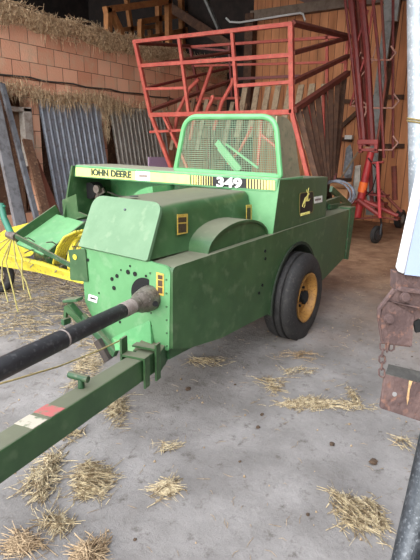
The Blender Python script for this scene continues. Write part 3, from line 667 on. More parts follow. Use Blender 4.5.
# pickup on the left
X0 = 3.2
bm = BM(); q = [on(56, 214, 0, 3.3), on(88, 223, 0, 3.3), on(46, 256, 0, 2.85), on(15, 243, 0, 2.85)]
prism(bm, q, V(.015, 0, -.02)); obj('pickup_cover', bm, GREEN_CLEAN, B)
bm = BM(); bar(bm, lerp(q[0], q[3], -.05)+V(0, 0, .03), q[3]+V(0, 0, .03), .02, .11); obj('cover_flange', bm, GREEN, B)
bm = BM(); bar(bm, q[1]+V(0, 0, -.03), q[2]+V(0, 0, -.04), .02, .12); obj('cover_flange', bm, DGREEN, B)
bm = BM(); prism(bm, [on(-12, 240, 0, 3.45), on(8, 228, 0, 3.45), on(44, 219, 0, 3.45), on(52, 240, 0, 3.45), on(30, 256, 0, 3.45), on(-14, 262, 0, 3.45)], (.02, 0, 0)); obj('yellow_shield', bm, YEL, B)
bm = BM(); prism(bm, [on(-14, 250, 0, 2.8), on(40, 262, 0, 2.8), on(86, 278, 0, 2.75), on(83, 284, 0, 2.75), on(36, 272, 0, 2.8), on(-14, 264, 0, 2.8)], (.03, 0, 0)); obj('yellow_beam', bm, YEL, B)
for k in range(8):
    y = 3.3-.085*k
    bm = BM(); c = V(3.12, 0, .58); R = []
    for j in range(10):
        a = math.radians(200-j*14); cc, ss = math.cos(a), math.sin(a)
        R.append([V(c.x+r*cc, y+dy, c.z+r*ss) for r, dy in ((.27, 0), (.285, 0), (.285, .045), (.27, .045))])
    loft(bm, R); obj('stripper_band', bm, YEL, B)
bm = BM(); tube(bm, [V(3.12, 2.62, .58), V(3.12, 3.95, .58)], .17, 20); obj('pickup_reel', bm, mat('reel_dark', (60, 66, 40), (120, 116, 60), .8, 20), B)
for k in range(16):
    y = 2.65+.085*k*.98; bm = BM(); a = math.radians(140+37*k % 90)
    c = V(3.12, y, .58); d = V(-math.cos(a-1.0), 0, math.sin(a-1.0)); d = V(-math.cos(.3*(k % 4)), 0, math.sin(.3*(k % 4))-.35).normalized()
    tube(bm, [c+d*.16, c+d*.30, c+d*.38+V(0, 0, -.04)], .006, 5); obj('pickup_tine', bm, STEEL, B)
for k in range(5):
    bm = BM(); dx = -.03*k
    tube(bm, [on(89-k*3.2, 229+k*.6, 0, 3.0+dx), on(78-k*3.4, 234+k*.8, 0, 2.95+dx), on(70-k*3.0, 243+k*1.0, 0, 2.92+dx), on(65-k*2.6, 254+k*1.0, 0, 2.92+dx), on(64-k*2.6, 262+k*.4, 0, 2.95+dx)], .012, 6); obj('stripper_band', bm, YEL, B, smooth=True)
# pole, link and long hanging tines of the windguard
bm = BM(); tube(bm, [on(1, 203, 0, 2.65), on(4, 218, 0, 2.65), on(12, 236, 0, 2.6)], [.025, .03, .03], 10); tube(bm, [on(-3, 207, 0, 2.65), on(5, 206, 0, 2.65)], .01, 6); obj('windguard_post', bm, mat('deep_green_post', (40, 104, 84), (54, 120, 96), .5, 6), B, smooth=True)
bm = BM(); bar(bm, on(12, 234, 0, 2.6), on(72, 266, 0, 2.55), .02, .035); obj('windguard_link', bm, DGREEN, B)
bm = BM(); tube(bm, [on(8, 234, 0, 2.6), on(16, 237, 0, 2.6)], .035, 10); obj('windguard_clamp', bm, STEEL, B)
for (pts) in (((12, 238), (6, 262), (13, 290), (18, 312)), ((13, 238), (16, 262), (26, 282), (31, 299)), ((11, 238), (0, 250), (-10, 262)), ((12, 238), (2, 262), (2, 280), (8, 302)), ((14, 238), (22, 258), (22, 274), (24, 290)), ((11, 237), (-6, 246), (-14, 250))):
    bm = BM(); tube(bm, [on(*p, 0, 2.6-.02*i) for i, p in enumerate(pts)], .0065, 6); obj('windguard_rod', bm, mat('pale_yellow_rod', (158, 148, 84), (130, 120, 70), .6, 20), B, smooth=True)
# spare dark wheel under the pickup at the picture's left edge
bm = BM(); c = on(-4, 278, 2, .2)
lathe(bm, (c.x, c.y, .2), (.5, 1, 0), [(a*.55, r*.52) for a, r in prof], 28); obj('gauge_wheel', bm, TYRE, B, smooth=True)

# ================================================================== RED WAGON
TX = 7.0
T = thing('forage_wagon', 'red tubular hay wagon with high open rails behind the green baler', 'wagon', (8, 4.6, 0))
def tp(x, y, X=TX): return on(x, y, 0, X)
def rail(name, a, b, w=.07, m=RED, Xa=TX, Xb=TX, up=(1, 0, 0), t=None):
    if m in (RED, REDDARK, REDBROWN): w *= .82
    bm = BM(); bar(bm, tp(*a, Xa), tp(*b, Xb), t or w, w, up=up); return obj(name, bm, m, T)
rail('top_rail', (133.5, 42), (292, 24)); rail('upper_rail', (139, 66), (292, 55)); rail('middle_rail', (145, 89), (187, 88), .05)
rail('middle_rail', (237, 86), (292, 82), .06); rail('lower_rail', (150, 115), (292, 112), .085)
rail('corner_post', (135, 41), (151, 116), .075); rail('corner_post', (291, 23), (292, 113), .085)
rail('front_post', (179, 38), (189, 114), .06); rail('front_post', (232, 30), (238, 113), .06)
rail('lower_post', (151, 115), (178, 186), .07); rail('lower_post', (292, 112), (312, 192), .075); rail('lower_post', (163, 115), (196, 186), .05)
rail('bottom_rail', (150, 132), (186, 130), .05)
# far frame of the wagon (X=9)
FX = 9.3
rail('rear_rail', (180, 46.5), (229, 51), .05, REDDARK, Xa=FX, Xb=FX); rail('rear_rail', (190, 47), (349, 36), .06, RED, Xa=FX, Xb=FX)
rail('rear_rail', (192, 66), (345, 62), .05, RED, Xa=FX, Xb=FX); rail('rear_rail', (235, 79), (300, 76), .06, REDDARK, Xa=FX, Xb=FX)
rail('rear_rail', (195, 99), (240, 98), .06, RED, Xa=FX, Xb=FX); rail('rear_rail', (190, 114), (340, 112), .06, REDDARK, Xa=FX, Xb=FX)
rail('rear_post', (190, 46), (204, 125), .06, REDDARK, Xa=FX, Xb=FX); rail('rear_post', (229, 46), (232, 98), .05, REDDARK, Xa=FX, Xb=FX); rail('rear_post', (327, 33), (327, 100), .06, RED, Xa=FX, Xb=FX)
# left side diagonals
rail('side_rail', (136, 43), (190, 46), .06, REDBROWN, Xb=FX); rail('side_rail', (141, 66), (232, 52), .05, REDBROWN, Xb=FX)
rail('side_rail', (151, 110), (236, 79), .07, REDBROWN, Xb=FX); rail('side_rail', (147, 88), (229, 68), .045, REDDARK, Xb=FX)
# right side
EX = 9.0
rail('side_rail', (293, 23), (350, 37), .085, REDBROWN, Xb=EX); rail('side_rail', (293, 53), (348, 38), .07, REDBROWN, Xb=EX)
rail('side_rail', (293, 82), (348, 56), .08, REDBROWN, Xb=EX); rail('side_rail', (294, 110), (348, 73), .10, REDBROWN, Xb=EX)
rail('side_post', (348, 36), (345, 76), .06, RED, Xa=EX, Xb=EX)
for k in range(8):
    t0 = (k+.5)/8; a = (294+54*t0, 110-37*t0); b = (318+18*t0, 190-18*t0)
    XX = TX+(EX-TX)*t0; rail('side_slat', a, b, .085, WOODDARK, Xa=XX, Xb=XX-.1*(1-t0), up=(0, 1, 0), t=.03)
for k in range(3):
    t0 = (k+.45)/3; a = (300+48*t0, 107-32*t0); b = (316+18*t0, 188-16*t0)
    XX = TX+(EX-TX)*t0+.12; rail('side_strut', a, b, .05, RED, Xa=XX, Xb=XX)
# pale wooden slats at the back of the wagon
for k, (a, b) in enumerate((((245, 87), (240, 113)), ((257, 87), (252, 113)), ((268, 87), (262, 113)), ((278, 86), (272, 113)), ((290, 86), (284, 113)), ((301, 85), (295, 113)), ((312, 84), (305, 125)), ((324, 84), (318, 130)))):
    rail('wooden_slat', (a[0]+.5, a[1]), (b[0]-3, b[1]+24), .11, WOODPALE, Xa=8.6, Xb=8.2, up=(0, 1, 0), t=.03)
for k in range(7):
    rail('wooden_slat', (168+k*13, 96+k*1.2), (158+k*13, 150), .09, WOODPALE if k % 2 else WOODOLD, Xa=9.0, Xb=8.8, up=(0, 1, 0), t=.03)
for pts in (((173, 140), (178, 112), (190, 88), (199, 79)), ((190, 140), (196, 112), (203, 92), (212, 66)), ((214, 130), (222, 102), (232, 84), (233, 78)), ((204, 120), (208, 108), (213, 98), (212, 96))):
    bm = BM(); tube(bm, [tp(*p, 7.5) for p in pts], .035, 8); obj('bent_tube', bm, RED, T, smooth=True)
for (a, b) in (((166, 116), (186, 165)), ((292, 160), (262, 135)), ((262, 120), (258, 165))):
    rail('brace', a, b, .05, RED, Xa=7.3, Xb=7.3)
bm = BM(); box(bm, (7.2, 3.15, .95), (10.2, 5.6, 1.03)); obj('wagon_floor', bm, WOODDARK, T)
bm = BM(); box(bm, (7.3, 3.5, .75), (10.2, 3.6, .95)); box(bm, (7.3, 5.0, .75), (10.2, 5.1, .95)); tube(bm, [V(8.8, 3.3, .5), V(8.8, 5.3, .5)], .05, 10); box(bm, (8.7, 3.5, .5), (8.9, 3.6, .8)); box(bm, (8.7, 5.0, .5), (8.9, 5.1, .8)); obj('chassis', bm, REDDARK, T)
for y in (3.12, 5.25):
    bm = BM(); lathe(bm, (8.8, y, .5), (0, 1, 0), [(a, r*1.3) for a, r in prof], 32); obj('tyre', bm, TYRE, T, smooth=True)
for y in (3.6, 5.05):
    bm = BM(); bar(bm, (7.35, y, 0), (7.35, y, .8), .07, .07, up=(1, 0, 0)); obj('support_leg', bm, REDDARK, T)
    bm = BM(); bar(bm, (TX, y-.3 if y < 4 else y+.25, 1.05), (7.3, y, .98), .06, .06); obj('brace', bm, RED, T)
rail('brace', (312, 190), (313, 196), .06, RED)
for X in (8.4, FX):
    for y in (3.2, 5.5):
        bm = BM(); bar(bm, (X, y, 1.0), (X, y+(.0 if y > 4 else -.05), 2.0), .05, .05, up=(1, 0, 0)); obj('inner_post', bm, REDDARK, T)

JRED = mat('worn_red_machine', (134, 46, 42), (112, 38, 34), .6, 8)
# ================================================================== FOLDED TEDDER at the back right
K = 8.7
t = thing('hay_tedder', 'red hay tedder folded upright with hooked tines beside the board wall', 'tedder', (8.7, 2.4, 0))
def kp(x, y, X=K): return on(x, y, 0, X)
def kt(name, pts, r, m=REDDARK, X=K, n=8):
    bm = BM(); tube(bm, [kp(*p, X) for p in pts], r, n); return obj(name, bm, m, t, smooth=True)
kt('main_tube', [(350, -12), (356, 50), (364, 146)], .055); kt('main_tube', [(361, -12), (367, 50), (372, 146)], .06)
kt('main_tube', [(356, -12), (362, 60), (368, 146)], .035, REDBROWN, K+.12)
kt('arm_tube', [(372, -10), (379, 60), (384, 158)], .026); kt('arm_tube', [(393, -10), (393, 158)], .024, REDDARK, K+.4)
kt('arm_tube', [(344, -10), (352, 60), (360, 140)], .024); kt('arm_tube', [(381, -10), (386, 80), (376, 150)], .022, REDBROWN)
kt('brace_rod', [(376, -8), (364, 60), (350, 106)], .018, JRED); kt('brace_rod', [(352, 58), (368, 10)], .018, JRED)
for (x0, y0, x1) in ((352, 106, 393), (362, 58, 390), (366, 148, 392)):
    kt('spring_tine', [(x0, y0), ((x0+x1)/2, y0+2), (x1, y0+2), (x1+6, y0-5), (x1+1, y0-12)], .016, mat('tine_steel', (150, 110, 96), (120, 84, 70), .6, 20))
kt('spring_tine', [(352, 104), (357, 98), (366, 104), (366, 112), (363, 120)], .014, MATS['tine_steel']); kt('spring_tine', [(350, 60), (352, 48), (358, 60), (361, 52)], .014, MATS['tine_steel'])
kt('spring_tine', [(358, 80), (372, 62), (378, 40)], .012, MATS['tine_steel'])
bm = BM(); bar(bm, kp(358, 142), kp(379, 142), .12, .08); bar(bm, kp(359, 150), kp(378, 150), .1, .05); bar(bm, kp(360, 140), kp(361, 153), .1, .06); bar(bm, kp(377, 140), kp(376, 153), .1, .06); obj('head_block', bm, JRED, t, bevel=.01)
kt('lift_cylinder', [(371, 152), (357, 217)], [.06, .075], mat('bright_red_tube', (158, 40, 42), (136, 32, 34), .5, 6), n=16)
bm = BM(); p, q = kp(364.2, 182), kp(361.8, 192); tube(bm, [p, q], .076, 16); obj('orange_label', bm, ORANGE, t, smooth=True)
kt('hose', [(368, 158), (378, 170), (372, 190), (366, 196)], .012, HOLE, K-.1)
kt('stand_leg', [(345, 205), (360, 200)], .03, JRED, K-.1); kt('stand_leg', [(358, 200), (379, 215)], .04, JRED, K-.1); kt('stand_leg', [(358, 198), (398, 216)], .035, JRED)
kt('stand_leg', [(380, 190), (402, 212)], .025, REDBROWN, K+.3)
kt('jack_post', [(377.5, 162), (380, 218)], .028, mat('jack_red', (176, 60, 64), (160, 50, 52), .6, 8), K-.2); kt('jack_handle', [(372, 163), (384, 162)], .02, JRED, K-.2)
bm = BM(); bar(bm, kp(364, 193, K+.3), kp(388, 196, K+.3), .3, .03); bar(bm, kp(366, 203, K+.3), kp(386, 204, K+.3), .3, .04); bar(bm, kp(370, 160, K+.3), kp(372, 205, K+.3), .06, .06); obj('tine_rotor_plate', bm, mat('dull_red_plate', (124, 44, 42), (100, 36, 34), .7, 8), t)
kt('rotor_arm', [(394, 166), (395, 200)], .05, REDBROWN, K+.8); kt('axle_rod', [(352, 219), (380, 217), (398, 220)], .016, REDBROWN, K)
w1 = on(376, 243, 2, 0); r1 = .16
bm = BM(); c = V(w1.x, w1.y, r1); lathe(bm, c-V(.04, .0, 0), (.35, 1, 0), [(-.035, .09), (-.04, .13), (-.02, .158), (.02, .158), (.04, .13), (.035, .09)], 24); obj('caster_tyre', bm, TYRE, t, smooth=True)
bm = BM(); disc(bm, c-V(.05, .04, 0), (.35, 1, 0), .09, .08, 16); tube(bm, [c+V(0, -.06, 0), c+V(0, -.06, .2), kp(380, 217, K-.2)], .018, 6); obj('caster_fork', bm, DARKSTEEL, t)
r2 = .2; w2 = on(399, 228, 2, 0)
bm = BM(); c = V(w2.x, w2.y, r2); lathe(bm, c, (.2, 1, 0), [(-.06, .1), (-.07, .16), (-.04, r2-.002), (.04, r2-.002), (.07, .16), (.06, .1)], 24); obj('tyre', bm, TYRE, t, smooth=True)
bm = BM(); disc(bm, c-V(.0, .05, 0), (.2, 1, 0), .1, .1, 16); obj('wheel_hub', bm, GREYWOOD, t)
bm = BM(); tube(bm, [c, kp(398, 218, K+.6), kp(380, 200, K+.3)], .03, 8); obj('axle_arm', bm, REDBROWN, t)

# grey board and wide dark strip behind the tedder
bm = BM(); bar(bm, on(393, -6, 0, 10.4), on(390, 22, 0, 10.4), .1, .28, up=(0, 1, 0)); bar(bm, on(388, 20, 0, 10.4), on(378, 98, 0, 10.4), .05, .17, up=(0, 1, 0)); bar(bm, on(378, 98, 0, 10.4), on(370, 215, 0, 10.4), .05, .17, up=(0, 1, 0))
tag(obj('leaning_board', bm, GREYWOOD), 'long pale grey board leaning upright behind the red tedder', 'board')
bm = BM(); bar(bm, on(399, -6, 0, 10.7), on(383, 105, 0, 10.7), .05, .14, up=(0, 1, 0)); bar(bm, on(383, 105, 0, 10.7), on(374, 212, 0, 10.7), .05, .14, up=(0, 1, 0)); tag(obj('leaning_board', bm, WOODDARK), 'long dark brown board leaning just right of the pale grey one', 'board')
# trestle with clutter between the wagon and the tedder
bt = on(338, 210, 0, 7.9).z
tt = thing('trestle_table', 'low dark trestle carrying wire coil and log behind the rear end of the baler', 'trestle', (8.1, 2.9, 0))
bm = BM(); box(bm, (7.75, 2.62, bt-.05), (8.55, 3.0, bt)); obj('table_top', bm, WOODDARK, tt)
for x in (7.8, 8.5):
    for y in (2.68, 2.95):
        bm = BM(); box(bm, (x-.03, y-.03, 0), (x+.03, y+.03, bt-.05)); obj('leg', bm, WOODDARK, tt)
bm = BM()
for k in range(9):
    c = V(7.95+.035*k, 2.75+.02*math.sin(k), bt+.235); R_ = .22+.012*math.sin(k*2.3)
    tube(bm, [c+V(.03*math.sin(a*2+k), R_*1.35*math.cos(a), R_*math.sin(a)) for a in [2*PI*i/22 for i in range(22)]], .008, 5, closed=True)
tag(obj('wire_coil', bm, mat('coil_wire', (150, 158, 172), (60, 64, 72), .5, 10)), 'loose coil of blue grey wire on the trestle behind the baler', 'wire coil')
l0, l1 = on(331, 186, 0, 8.4), on(352, 185, 0, 8.4)
bm = BM(); tube(bm, [l0, l1], .055, 14); box(bm, (8.36, min(l0.y, l1.y)+.05, bt), (8.44, max(l0.y, l1.y)-.05, l0.z-.04)); tag(obj('wooden_log', bm, mat('log_wood', (166, 122, 84), (140, 100, 70), .85, 10), smooth=True), 'peeled light brown log laid on a block behind the wire coil', 'log')
bm = BM(); cl = [(346, 148), (350, 144), (353, 152), (354, 165), (351, 178), (346, 181), (343, 172), (344, 160)]
R = []
for dx, s in ((-.05, .7), (0, 1), (.05, .75)):
    R.append([on(348.5+(x-348.5)*s, 163+(y-163)*s, 0, 10.9+dx)+V(.03*math.sin(i*2), 0, 0) for i, (x, y) in enumerate(cl)])
loft(bm, R); tag(obj('hanging_cloth', bm, CLOTH, smooth=True), 'crumpled grey cloth hanging on the board wall left of the tedder', 'cloth')
bm = BM(); cl = [(355, 166), (361, 165), (361, 180), (358, 198), (352, 199), (353, 182)]
R = []
for dx, s in ((-.06, .75), (0, 1), (.06, .8)):
    R.append([on(357+(x-357)*s, 182+(y-182)*s, 0, 10.2+dx) for x, y in cl])
loft(bm, R); tag(obj('white_sack', bm, mat('sack_white', (188, 182, 172), (160, 154, 144), .9, 10), smooth=True), 'narrow off white sack propped behind the red lift cylinder', 'sack')
bm = BM(); q_ = on(349, 137, 0, 11.4); box(bm, q_+V(-.06, -.08, -.05), q_+V(.09, .08, .04)); tag(obj('insulator_block', bm, WHITE), 'small white block fixed on the board wall above the hanging cloth', 'block')
bm = BM(); tube(bm, [on(329, 196, 0, 10.45), on(358, 152, 0, 10.45)], .02, 6); tag(obj('pale_stick', bm, WOODPALE), 'thin pale stick leaning across in front of the hanging cloth', 'stick')

# ================================================================== posts at the right
t = thing('galvanised_post', 'thick galvanised steel post with rope tied round it at the right edge', 'post', on(419, 292, 2, 0))
g0 = on(419, 292, 2, 0); g1 = on(417, -60, 0, g0.x+.0)
bm = BM(); tube(bm, [g0, g0+(g1-g0)*.5, g1], .105, 24); obj('pipe', bm, GALV, t, smooth=True)
gz = lambda f: g0+(g1-g0)*f
for f in (.515, .522):
    bm = BM(); c = gz(f); tube(bm, [c+V(.112*math.cos(a), .112*math.sin(a), .02*math.sin(a)) for a in [2*PI*i/18 for i in range(18)]], .01, 5, closed=True); obj('tied_rope', bm, ROPE, t)

# right: white panelled post with rusty hinge bracket, on a frame that continues outside the picture
DZ = 1.3
IM = thing('implement_frame', 'parked implement at the right edge with white post and rusty bracket and chain', 'implement', (1.4, .02, 0))
nf = CF.copy(); hd = V(nf.x, nf.y, 0).normalized()
rd = (dep(405, 270, 2)-CC).normalized()
def ip(x, y, d=DZ): return dep(x, y, d)
bm = BM(); wa, wb2 = [(396, 268), (399, 272), (404, 274.5), (423, 84), (419, 96)], 0
prism(bm, [ip(395.5, 267), ip(398, 271.5), ip(404.2, 274.5), ip(450, 60), ip(472, -40), ip(562, -430), ip(552, -430), ip(462, -40), ip(440, 62)], rd*.05); obj('white_edge', bm, WHITEP, IM, bevel=.006)
bm = BM(); prism(bm, [ip(404.4, 274.6, DZ+.004), ip(421, 276.5, DZ+.004), ip(480, 60, DZ+.004), ip(500, -40, DZ+.004), ip(590, -430, DZ+.004), ip(562.2, -430, DZ+.004), ip(472.2, -40, DZ+.004), ip(450.2, 60, DZ+.004)], rd*.05); obj('blue_grey_panel', bm, BLUEP, IM)
# bracket
bm = BM(); prism(bm, [ip(396.5, 273, DZ+.02), ip(396, 291, DZ+.02), ip(430, 296, DZ+.02), ip(430, 276, DZ+.02)], hd*.05); obj('neck_plate', bm, RUST, IM, bevel=.003)
bm = BM(); prism(bm, [ip(394, 290), ip(379, 309), ip(378, 318), ip(382, 344), ip(410.5, 347.5), ip(413.5, 322), ip(420, 318), ip(436, 322), ip(436, 296), ip(404, 290.5)], hd*.014); br = obj('hinge_plate', bm, RUST, IM, bevel=.002)
bm = BM(); prism(bm, [ip(394, 289.5, DZ-.012), ip(379, 309, DZ-.012), ip(378, 318, DZ-.012), ip(380, 318, DZ-.012), ip(381, 310, DZ-.012), ip(396, 290, DZ-.012), ], hd*.014)
prism(bm, [ip(399, 290.5, DZ-.014), ip(402, 288, DZ-.014), ip(436, 293, DZ-.014), ip(436, 296, DZ-.014), ip(402, 291.5, DZ-.014)], hd*.016)
prism(bm, [ip(392, 302, DZ-.014), ip(436, 310, DZ-.014), ip(436, 313, DZ-.014), ip(416, 308, DZ-.014)], hd*.016)
prism(bm, [ip(384, 302, DZ-.006), ip(392, 302, DZ-.006), ip(414, 315, DZ-.006), ip(412, 346, DZ-.006), ip(384, 343, DZ-.006), ip(380, 318, DZ-.006)], hd*.01)
obj('hinge_rib', bm, RUST, br)
bm = BM(); prism(bm, [ip(414, 322, DZ-.004), ip(421, 320, DZ-.004), ip(421, 332, DZ-.004), ip(416, 333, DZ-.004)], hd*.01); obj('slot_recess', bm, HOLE, br)
for (x, y) in ((404.8, 297.5), (388.8, 319)):
    bm = BM(); c = ip(x, y, DZ-.012); disc(bm, c, -nf, .0118, .011, 14); lathe(bm, c, -nf, [(0, .006), (0, .0145), (.003, .0145), (.003, .006)], 16); obj('hinge_bolt', bm, RUST, br, bevel=.002)
def link(bm, p, q, w, r, flip):
    m = (p+q)/2; d = (q-p).normalized(); h = (q-p).length*.62; s = (CR if flip else (CR*.35+nf)).normalized()*w
    tube(bm, [m+d*h+s*.4, m+d*h*.6+s, m-d*h*.6+s, m-d*h+s*.4, m-d*h-s*.4, m-d*h*.6-s, m+d*h*.6-s, m+d*h-s*.4], r, 6, closed=True)
cpx = [(383, 343), (383, 349.5), (382, 356), (382.3, 362.5), (381.6, 369), (382, 376)]
for k in range(5):
    bm = BM(); link(bm, ip(*cpx[k]), ip(*cpx[k+1]), .0075, .0026, k % 2 == 0); obj('chain_link', bm, RUST, IM, smooth=True)
for a, b, fl in (((388, 344), (387, 351), False), ((392, 344), (391, 350), True)):
    bm = BM(); link(bm, ip(*a), ip(*b), .007, .0025, fl); obj('chain_link', bm, RUST, IM, smooth=True)
# lower plate (angle)
bm = BM(); prism(bm, [ip(388.5, 364, DZ+.06), ip(440, 376, DZ+.06), ip(440, 387, DZ), ip(385.5, 373.5, DZ)], V(0, 0, -.008)); obj('angle_top', bm, RUSTY_TOP, IM)
bm = BM(); prism(bm, [ip(385.5, 374), ip(440, 388), ip(440, 428), ip(380.5, 408.5)], hd*.014); lpz = obj('angle_plate', bm, RUST, IM, bevel=.002)
bm = BM(); disc(bm, ip(394.5, 394.2, DZ-.0006), -nf, .0062, .001, 14); obj('plate_hole', bm, mat('hole_light', (128, 126, 124), None, .9), lpz)
bm = BM(); prism(bm, [ip(409, 380.5, DZ-.0005), ip(412.5, 381, DZ-.0005), ip(409.5, 390, DZ-.0005), ip(409, 398, DZ-.0005), ip(407, 405, DZ-.0005), ip(406.5, 398, DZ-.0005), ip(408, 388, DZ-.0005)], -nf*.001); obj('yellow_paint_run', bm, mat('paint_run', (180, 150, 104), (140, 104, 78), .8, 50), lpz)
# grey leg slanting down to the floor
bm = BM(); a = ip(437, 425, 1.28); b = ip(407, 560, 1.22); d = (b-a).normalized(); e = b + d*((b.z)/-d.z)
tube(bm, [a-d*.0, b, e], .036, 20); tube(bm, [a+CR*.05+d*.02, e+CR*.05-d*.0], .03, 16); obj('support_leg', bm, DARKSTEEL, IM, smooth=True)
# upright outside the picture that joins bracket, angle and leg
bm = BM(); bar(bm, ip(440, 280, 1.36), ip(440, 430, 1.36), .05, .05, up=tuple(hd)); bar(bm, ip(438, 330, 1.36), ip(560, 350, 1.5), .06, .08); bar(bm, ip(560, 350, 1.5), V(ip(560, 350, 1.5).x, ip(560, 350, 1.5).y, 0), .08, .08, up=(1, 0, 0)); obj('side_beam', bm, RUST, IM)

# ================================================================== straw on the floor
def clump(label, cx, cy, rx, ry, ang, n, ht=.03, m=STRAW, flow=None):
    """heap of straw; centre and half sizes in metres"""
    bm = BM(); ca, sa = math.cos(ang), math.sin(ang)
    ph = [rnd.uniform(0, 6) for _ in range(4)]
    for i in range(int(n*.85)):
        th = rnd.uniform(-PI, PI); edge = 1+.28*math.sin(2*th+ph[0])+.2*math.sin(3*th+ph[1])+.16*math.sin(5*th+ph[2])
        rr = math.sqrt(rnd.random())*(1 if rnd.random() < .85 else 1.45); u, v = rr*edge*math.cos(th), rr*edge*math.sin(th)
        x = cx+ca*u*rx*.85-sa*v*ry*.85; y = cy+sa*u*rx*.85+ca*v*ry*.85
        z = .004+ht*max(0, 1.1-rr)*rnd.random()
        a = (ph[3]+1.6*math.sin(u*2.2+ph[1])+rnd.gauss(0, .55)) if flow is None or rnd.random() < .4 else rnd.gauss(flow, .45)
        blade(bm, (x, y, z), a, rnd.uniform(.03, .09) if rnd.random() < .75 else rnd.uniform(.08, .2), rnd.uniform(-.15, .3)*.5, rnd.uniform(.0012, .0032))
    o = obj('straw_clump', bm, m); return tag(o, label, 'straw clump', 'straw clumps on the concrete floor')
G = lambda x, y: on(x, y, 2, 0)
def cl(label, x, y, wpx, hpx, n, **k):
    c = G(x, y); a = G(x+wpx/2, y); b = G(x, y-hpx/2)
    rx = (a-c).length; ry = (b-c).length; ang = math.atan2(a.y-c.y, a.x-c.x)
    return clump(label, c.x, c.y, rx, ry, ang, n, **k)
FV = math.atan2(CF.y, CF.x)
cl('tall narrow straw clump just right below the draw bar sticker', 46, 476, 26, 54, 420, flow=FV, ht=.04)
cl('broad straw clump standing loose, second from the left below the draw bar', 91, 482, 36, 40, 480, ht=.05)
cl('small round straw clump alone in the middle of the bare floor', 167, 490, 22, 16, 170, ht=.03)
cl('long straw ridge in front of the baler wheel, longest of the clumps', 318, 405, 74, 13, 430, ht=.03, flow=FV-1.4)
cl('straw strand climbing to the right end of the long ridge', 354, 398, 10, 20, 90, ht=.03, flow=FV-.2)
cl('slanting straw strand running down to the left end of the long ridge', 272, 386, 20, 22, 110, ht=.02, flow=FV+.8)
cl('thin straw wisps between the tyre and the long ridge', 300, 372, 44, 8, 60, flow=FV-1.2)
cl('straw clump with a long stalk near the grey leg', 348, 512, 26, 44, 300, ht=.05, flow=FV+.6)
cl('straw clump right of the one with the long stalk', 372, 518, 26, 34, 220, ht=.04, flow=FV+.3)
cl('brown straw clump at the bottom left corner', 22, 545, 34, 26, 230, ht=.03, m=STRAWDK)
cl('straw clump at the bottom edge below the two broad ones', 90, 556, 40, 26, 260, ht=.05, m=STRAWDK)
cl('curved straw wisp left of the bottom clump', 56, 524, 30, 20, 130, m=STRAW)
cl('straw clump in the shade of the draw bar end', 118, 410, 24, 24, 230, flow=FV-.5)
cl('straw pile under the parking jack', 88, 368, 32, 40, 420, ht=.05)
cl('straw wisps by the bracket under the front plate', 168, 448, 22, 10, 50)
cl('faint wisps near the bolt corner of the draw bar', 72, 436, 30, 10, 60)
cl('small wisps beside the grey leg top', 402, 444, 16, 10, 36)
cl('wisps under the side panel near the front corner', 205, 362, 40, 10, 90)
cl('straw by the tyre contact patch', 300, 356, 40, 10, 90, m=STRAWDK)
# straw litter under and left of the baler
bm = BM()
for i in range(5200):
    x = rnd.uniform(2.3, 5.6); y = rnd.uniform(2.5, 6.3)
    p = Vector((x, y, .005+rnd.random()*.03))
    if x < 2.3+max(0, (3.2-y))*.6: continue
    blade(bm, p, rnd.uniform(0, PI), rnd.uniform(.06, .2), rnd.uniform(-.1, .2), .0035)
tag(obj('straw_litter', bm, STRAW), 'bed of loose chopped straw on the floor left of the baler', 'straw', kind='stuff')
bm = BM()
for i in range(260):
    x = rnd.uniform(.9, 7.5); y = rnd.uniform(-.3, 3.0); r_ = rnd.uniform(.003, .009)
    tube(bm, [(x, y, .0), (x+r_, y+r_*.5, r_*.8)], [r_, r_*.5], 5)
for i in range(1100):
    x = rnd.uniform(.9, 7.5); y = rnd.uniform(-.3, 3.2)
    blade(bm, (x, y, .003), rnd.uniform(0, PI), rnd.uniform(.015, .07), 0, .0015)
tag(obj('scattered_straw', bm, STRAWDK), 'thinly scattered single straws and crumbs over the whole concrete floor', 'straw', kind='stuff')
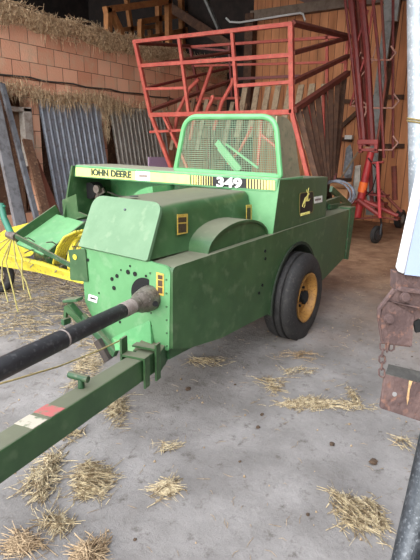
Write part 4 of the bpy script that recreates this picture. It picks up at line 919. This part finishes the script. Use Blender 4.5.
for k, (x, y, r, lb) in enumerate(((332, 445, .025, 'brown curled leaf below the straw ridge'), (373, 463, .035, 'largest brown clod near the grey leg'), (258, 428, .02, 'dark clod left of the curled leaf'), (262, 415, .02, 'dark clod just under the left end of the straw ridge'), (188, 390, .028, 'dark clod beside the draw bar bracket'), (164, 452, .015, 'dark crumb right of the draw bar'), (240, 462, .012, 'tiny dark crumb in the middle of the floor'), (308, 515, .014, 'tiny dark crumb left of the long stalk clump'), (235, 385, .014, 'small dark crumb left of the wheel'), (412, 357, .012, 'small crumb beneath the hinge plate'), (135, 540, .012, 'small dark crumb near the bottom edge'))):
    c = G(x, y); bm = BM(); bmesh.ops.create_icosphere(bm, subdivisions=2, radius=r*.6)
    for v in bm.verts:
        v.co *= 1+rnd.uniform(-.25, .25); v.co.z *= .45; v.co.x *= 1.3
    mz = min(v.co.z for v in bm.verts)
    for v in bm.verts: v.co += Vector((c.x, c.y, -mz))
    tag(obj('dirt_clod', bm, CLOD), lb, 'clod', 'clods on the floor')

# ================================================================== light
w = bpy.data.worlds.new('sky'); SC.world = w; w.use_nodes = True; nt = w.node_tree; N = nt.nodes; L = nt.links
bg = N['Background']; tc = N.new('ShaderNodeTexCoord'); sp = N.new('ShaderNodeSeparateXYZ'); L.new(tc.outputs['Generated'], sp.inputs[0])
r = N.new('ShaderNodeValToRGB'); L.new(sp.outputs['Z'], r.inputs['Fac'])
r.color_ramp.elements[0].position = 0.0; r.color_ramp.elements[0].color = (.9, .9, .9, 1); r.color_ramp.elements[1].position = .7; r.color_ramp.elements[1].color = (.84, .89, 1.0, 1)
L.new(r.outputs['Color'], bg.inputs['Color']); bg.inputs['Strength'].default_value = 3.3
s = bpy.data.lights.new('sun', 'SUN'); so = bpy.data.objects.new('sun', s); COL.objects.link(so); s.energy = 2.9; s.angle = math.radians(50); s.color = (1, .96, .9)
so.rotation_euler = Vector((1.0, .02, -.42)).to_track_quat('-Z', 'Y').to_euler(); so.location = (-3, 2, 5)
vs = SC.view_settings; vs.view_transform = 'Standard'; vs.look = 'None'; vs.gamma = 1; vs.use_curve_mapping = False; vs.exposure = 0.3
SC.cycles.max_bounces = 8; SC.cycles.diffuse_bounces = 5
